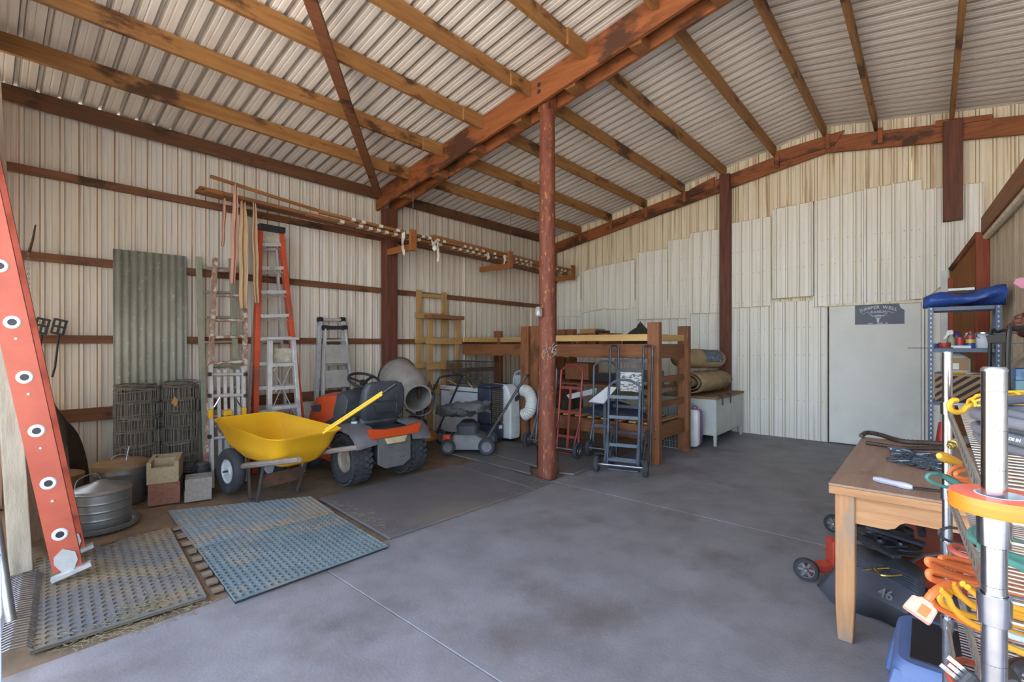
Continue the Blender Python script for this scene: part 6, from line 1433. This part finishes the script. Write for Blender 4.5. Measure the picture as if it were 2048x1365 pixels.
# orange flagging roll on the near pole
m_flag = M('orange_flagging', '#e07a20', '#d86e18', sc=40, st=(.2, .2, 6), rough=.45)
m_flagt = M('coral_flagging', '#e0705a', rough=.5)
t = thing('flagging_roll', 'bright orange flagging tape roll slipped over the near chrome pole', 'tape', (NX+.004, NY-.006, 1.1625))
G().lathe([(.0255, .0), (.05, 0), (.0505, .003), (.0505, .019), (.05, .021)], 36).build('roll', m_flag, t, smooth=True)
G().lathe([(.05, .021), (.0255, .0212)], 36).build('top_face', m_flagt, t)
G().lathe([(.0255, .0212), (.0235, .0215), (.0235, 0), (.0255, 0)], 30).build('core', m_cardw, t, smooth=True)
# grey air hose coil on the top wire shelf
m_hose = M('grey_rubber_hose', '#6b6c72', '#5d5e64', '#827d76', sc=7, rough=.7)
COILS = []
def coil(name, label, c, rx, ry, n, r, mat, seed, rise, cat='hose', jit=.02):
    rnd = random.Random(seed); pts = []; k = 22
    for i in range(n*k+1):
        a = 2*pi*i/k; u = i/k; j = 1+jit*sin(u*5.3+seed)+jit*.7*sin(u*2.1)
        pts.append(V(c)+V((rx*cos(a)*j+.012*sin(u*3+seed), ry*sin(a)*j+.012*cos(u*4), rise*(u/n)+.004*sin(a*2+u*3)+r+.006+.0365*rx*cos(a)*j)))
    o = single(G().tube(pts, r, 10), name, mat, label, cat, smooth=True); COILS.append((o, pts, r)); return o
hz_ = ZS1(1.35)
coil('air_hose', 'coiled grey rubber air hose on the top wire shelf', (1.35, -.29, hz_), .20, .205, 5, .0105, m_hose, 2, .075, jit=.05)
o_, pts_, r_ = COILS[-1]; best = None
for i in range(1, len(pts_)-1):
    q = pts_[i]-V((0, 0, HC)); dp = q.x*CA+q.y*SA; px = 1024+FPX*(q.x*SA-q.y*CA)/dp; py = HOR-FPX*q.z/dp; e = abs(px-2028)+2*abs(py-890)
    if best is None or e < best[0]: best = (e, i)
i = best[1]; p = pts_[i]; e1 = (pts_[i+1]-pts_[i-1]).normalized(); nn = V((0, 0, HC))-p; nn = (nn-e1*nn.dot(e1)).normalized()
if (nn.cross(e1)).z < 0: e1 = -e1
v2 = nn.cross(e1)
place(text_mesh('MADE IN', .0075, ext=.0002, bold=.0002), p+nn*(r_+.0006)-v2*.0026-e1*.012, e1, v2).build('lettering', m_cardw, o_, w=1)
t = thing('hose_fitting', 'brass quick-connect fitting on the end of the grey hose', 'fitting', tuple(PD(1900, 893, 1.2)))
a, b = PD(1915, 886, 1.19), PD(1886, 899, 1.16)
d = (b-a); G().lathe([(0, 0), (.011, 0), (.0125, .002), (.0125, .010), (.010, .012), (.011, .016), (.012, .018), (.012, .024), (.009, .026), (.008, .032), (.0065, .034), (.0075, .038), (.005, .040), (.004, .046), (.002, .046)], 16, a, d).build('coupler', MATS['brass'], t, w=1, smooth=True)
G().tube(curve([a, a-d*.3, PD(1935, 880, 1.25), PD(1952, 884, 1.3)], 4), .0105, 10).build('hose_end', m_hose, t, w=1, smooth=True)
# yellow work light in front of a carton
m_ylight = M('yellow_lamp_plastic', '#e0b030', '#d4a428', sc=6, rough=.4)
t = thing('work_light', 'yellow caged work light with hook lying on the top wire shelf', 'lamp', (1.86, -.2, ZS1(1.86)))
dl = 1.19
hk = [(1914, 801), (1905, 802), (1899, 810), (1901, 819), (1912, 825), (1925, 823), (1932, 815), (1944, 811)]
G().tube(curve([PD(a, b, dl) for a, b in hk], 4), .0065, 8).build('hook', m_ylight, t, w=1, smooth=True)
A_, B_ = PD(1943, 810, dl), PD(2120, 806, 1.15); dd, aa, uu = rot_to(B_-A_); L_ = (B_-A_).length
for rr, f0 in ((.014, .0), (.024, .10), (.029, .28), (.029, .5), (.029, .75), (.025, .97)):
    c = A_+(B_-A_)*f0; G().tube([c+(aa*cos(q)+uu*sin(q))*rr for q in [2*pi*i/18 for i in range(18)]], .0035, 6, closed=True).build('cage_ring', m_ylight, t, w=1, smooth=True)
for q in [2*pi*i/8 for i in range(8)]:
    o = aa*cos(q)+uu*sin(q); G().tube(curve([A_+o*.012, A_+(B_-A_)*.10+o*.024, A_+(B_-A_)*.28+o*.029, A_+(B_-A_)*.75+o*.029, A_+(B_-A_)*.97+o*.025], 3), .0032, 6).build('cage_bar', m_ylight, t, w=1, smooth=True)
G().tube([A_+(B_-A_)*.12, A_+(B_-A_)*.92], .013, 12).build('tube_lamp', m_hubw, t, w=1, smooth=True)
G().loft([[A_+(B_-A_)*f0-uu*.002+(aa*cos(q)+uu*sin(q))*rr for q in [pi+pi*i/10 for i in range(11)]] for f0, rr in ((.02, .014), (.12, .025), (.3, .030), (.95, .030))], ringclosed=False, caps=False).build('reflector', m_ylight, t, w=1, smooth=True)
zc_ = ZS1(2.02); single(G().b2((1.80, -.45, zc_), (2.01, -.135, zc_+.04)), 'flat_carton', m_card, 'flat brown carton under the yellow work light', 'carton', bevel=.002)
# things on the second wire shelf
m_oc = M('orange_cord', '#d8743a', '#cc6a34', sc=9, rough=.5); m_yc = M('yellow_cord_jacket', '#dba02c', '#cf9526', sc=9, rough=.5); m_gc = M('green_cord', '#4f8a80', '#447a72', sc=9, rough=.5); m_rc = M('dull_red_cord', '#a8503c', '#984634', sc=9, rough=.55)
m_blc = M('black_cord', '#2c2d30', '#3a3a3c', sc=9, rough=.55); m_plug = M('pink_orange_plug', '#e0a08c', '#d69480', sc=9, rough=.5)
def PS(px, py, k, off):
    zf, zn = SHZ[k]; sl_ = (zf-zn)/(FX-NX); q = ray(px, py); s_ = (zn-sl_*NX+off-HC)/(q.z-sl_*q.x); return q*s_+V((0, 0, HC))
def scord(name, pts, r, mat, label, k, lift=0.0, n=7): return single(G().tube(curve([PS(a, b, k, r+.008+lift) for a, b in pts], n), r, 8), name, mat, label, 'cord', smooth=True)
def cord(name, pts, r, mat, label, n=7, cat='cord'):
    return single(G().tube(curve([PD(a, b, d) for a, b, d in pts], n), r, 8), name, mat, label, cat, smooth=True)
t = thing('orange_plug', 'soft orange plug end poking out left below the top wire shelf', 'plug', tuple(PD(1898, 918, 1.25)))
G().tube(curve([PD(1878, 912, 1.24), PD(1888, 915, 1.25), PD(1902, 920, 1.26), PD(1920, 926, 1.28)], 3), [.007, .010, .013, .013, .014, .013, .012, .011, .008, .006], 8).build('plug_body', m_yc, t, w=1, smooth=True)
cord('power_lead', [(1922, 931, 1.36), (1908, 936, 1.35), (1898, 946, 1.35), (1903, 955, 1.35), (1925, 962, 1.35), (1955, 968, 1.35), (2010, 965, 1.36)], .005, m_oc, 'orange cord loop hanging just under the plug end')
cord('power_lead', [(1930, 940, 1.25), (1914, 945, 1.24), (1912, 952, 1.24), (1926, 957, 1.24), (1960, 960, 1.25), (2020, 955, 1.26)], .005, m_oc, 'smaller orange cord loop inside the larger one')
t = thing('green_clip_cord', 'teal green clip and looped cord at the far end of the second wire shelf', 'cord', tuple(PD(1890, 960, 1.3)))
G().tube(curve([PD(1935, 985, 1.3), PD(1905, 978, 1.3), (PD(1870, 968, 1.3)), PD(1854, 957, 1.3), PD(1860, 949, 1.3), PD(1880, 950, 1.3), PD(1900, 965, 1.3)], 5), .005, 7).build('cord_loop', m_gc, t, w=1, smooth=True)
G().loft([[PD(px, py+dy, 1.29+dd_) for dy, dd_ in ((-h_, 0), (-h_*.6, -.012), (h_*.6, -.012), (h_, 0), (h_*.6, .012), (-h_*.6, .012))] for px, py, h_ in ((1884, 950, 4), (1896, 958, 8), (1915, 968, 9), (1928, 976, 6), (1935, 980, 3))]).build('clip_body', m_gc, t, w=1, smooth=True)
scord('power_lead', [(1992, 1056), (1962, 1056), (1944, 1062), (1942, 1074), (1954, 1084), (1972, 1094), (2010, 1108), (2080, 1130)], .006, m_gc, 'thick green cord curling behind the near chrome pole', 1)
scord('power_lead', [(1994, 1076), (1972, 1080), (1962, 1088), (1968, 1100), (2000, 1116), (2080, 1150)], .006, m_gc, 'second green cord beside the thick one', 1, .014)
scord('power_lead', [(2022, 1080), (2040, 1088), (2080, 1100)], .006, m_gc, 'short green cord right of the near chrome pole', 1, .03)
cord('power_lead', [(1920, 1058, 1.2), (1896, 1056, 1.2), (1880, 1062, 1.2), (1880, 1072, 1.2), (1896, 1082, 1.2), (1930, 1090, 1.2)], .0035, m_blc, 'thin black cord loop around the far chrome pole')
# orange extension cord bundle with hanging plug
oc0 = [[(2090, 1178), (1990, 1160), (1900, 1132), (1862, 1120), (1856, 1126), (1870, 1136), (1930, 1160), (2000, 1180), (2090, 1205)],
       [(2090, 1160), (1980, 1135), (1910, 1118), (1886, 1116), (1884, 1121), (1910, 1130), (1990, 1152), (2090, 1185)],
       [(2080, 1190), (1960, 1172), (1890, 1150), (1862, 1144), (1858, 1152), (1872, 1162), (1930, 1172), (1990, 1182), (2090, 1195)],
       [(2090, 1170), (1960, 1142), (1880, 1126), (1868, 1130), (1890, 1142), (1960, 1166), (2080, 1200)]]
oc = [[(a, b, d0-.012*k/len(o)) for k, (a, b) in enumerate(o)] for o, d0 in zip(oc0, (.820, .886, .787, .853))]
for i, o in enumerate(oc): cord('extension_lead', o, .0052, m_oc, ('lowest orange cord loop of the bundle on the third wire shelf', 'topmost orange cord loop of the bundle on the third wire shelf', 'nearest orange cord loop above the hanging plug', 'middle orange cord loop inside the bundle')[i])
t = thing('hanging_plug', 'pale pink three-way plug hanging from the orange cord bundle', 'plug', tuple(PD(1838, 1222, .74)))
G().tube(curve([PD(1900, 1168, .75), PD(1878, 1178, .74), PD(1862, 1192, .735), PD(1852, 1206, .735)], 5), .0058, 8).build('cord_end', m_oc, t, w=1, smooth=True)
pa_, pb_ = PD(1853, 1203, .735), PD(1832, 1232, .73); dd, aa, uu = rot_to(pb_-pa_, V((0, 0, HC))-pa_)
G().loft([[pa_+(pb_-pa_)*f0+aa*(x*w_)+uu*(y*.009) for x, y in ((-1, -1), (1, -1), (1, 1), (-1, 1))] for f0, w_ in ((0, .008), (.12, .0085), (.2, .0165), (1, .018))]).build('plug_body', m_plug, t, w=1, bevel=.003)
G().box((pa_+pb_)/2+(pb_-pa_)*.12+uu*.0092+aa*-.004, (.012, .001, .016), R=Matrix((tuple(aa), tuple(uu), tuple(dd))).transposed()).build('plug_window', m_oc, t, w=1)
cord('extension_lead', [(1866, 1182, .782), (1862, 1198, .780), (1872, 1212, .78), (1905, 1230, .78), (1950, 1254, .78), (1990, 1268, .78), (2090, 1290, .78)], .0055, m_oc, 'single orange cord drooping below the yellow cords')
yc0 = [[(2090, 1262), (2000, 1245), (1940, 1232), (1890, 1212), (1880, 1196), (1886, 1185), (1900, 1190)],
      [(1888, 1172), (1910, 1185), (1940, 1205), (1990, 1222), (2090, 1250)], [(1905, 1168), (1920, 1190), (1945, 1212), (1980, 1230), (2090, 1270)],
      [(1880, 1180), (1895, 1195), (1905, 1215), (1930, 1240), (1970, 1262)], [(1925, 1168), (1955, 1185), (2000, 1205), (2090, 1225)], [(1935, 1175), (1965, 1198), (2010, 1218), (2090, 1240)],
      [(1995, 1200), (2030, 1215), (2090, 1235)], [(1990, 1255), (2030, 1268), (2090, 1285)], [(1995, 1285), (2030, 1300), (2090, 1325)]]
yc = [[(a, b, .765-.0105*i) for a, b in o] for i, o in enumerate(yc0)]
yl_ = ('yellow cord with the leftmost bend under the orange bundle', 'yellow cord running straight along the top of the yellow coil', 'yellow cord crossing down through the yellow coil', 'yellow cord drooping lowest on the left of the near pole', 'short yellow cord just under the orange bundle', 'yellow cord second under the orange bundle', 'yellow cord at the upper right of the near pole', 'yellow cord at the middle right of the near pole', 'yellow cord lowest at the right of the near pole')
for i, o in enumerate(yc): cord('extension_lead', o, .0046, m_yc, yl_[i])
cord('extension_lead', [(2000, 1262, .667), (2030, 1275, .667), (2090, 1290, .667)], .0046, M('pale_blue_cord', '#a9b6c6', rough=.5), 'pale blue cord beside the near pole under the yellow ones')
cord('extension_lead', [(1860, 1212, .95), (1890, 1222, .95), (1930, 1235, .95)], .006, M('blue_cord', '#4a66a0', rough=.5), 'blue cord behind the hanging plug')
cord('extension_lead', [(1935, 1100, .98), (1910, 1092, .98), (1904, 1100, .97), (1925, 1112, .95), (1960, 1122, .93), (2060, 1140, .92)], .006, m_rc, 'dull red cord loop on the second wire shelf')
# lower shelf: black plug with prongs, red cord and dark coil
t = thing('black_plug', 'black three-prong plug with silver prongs at the bottom of the wire shelving', 'plug', tuple(PD(1930, 1355, .7)))
pa_, pb_ = PD(1922, 1350, .70), PD(1965, 1385, .69); dd, aa, uu = rot_to(pb_-pa_, V((0, 0, HC))-pa_)
G().loft([[pa_+(pb_-pa_)*f0+aa*(x*w_)+uu*(y*w_*.8) for x, y in ((-1, -1), (1, -1), (1, 1), (-1, 1))] for f0, w_ in ((0, .013), (.3, .0135), (.6, .010), (1, .007))]).build('plug_body', m_blc, t, w=1, bevel=.003)
for o_, l_ in ((-.008, .8), (.0, .6), (.008, .8)): G().bar(pa_+aa*o_, pa_+aa*o_-dd*.026*l_*1.2, .006, .0015, up=uu).build('prong', m_silv, t, w=1)
cord('power_lead', [(1945, 1328, .78), (1925, 1322, .78), (1905, 1330, .76), (1898, 1345, .74), (1905, 1362, .72), (1920, 1385, .7)], .0055, m_rc, 'dull red cord curling around the black plug')
scord('power_lead', [(2090, 1330), (2050, 1326), (2024, 1332), (2018, 1345), (2030, 1372)], .008, m_blc, 'thick black cord coil at the bottom right corner', 2, .004)
cord('power_lead', [(2090, 1322, .72), (2050, 1330, .71), (2032, 1342, .7), (2030, 1365, .7)], .007, m_blc, 'inner loop of black cord at the bottom right corner')
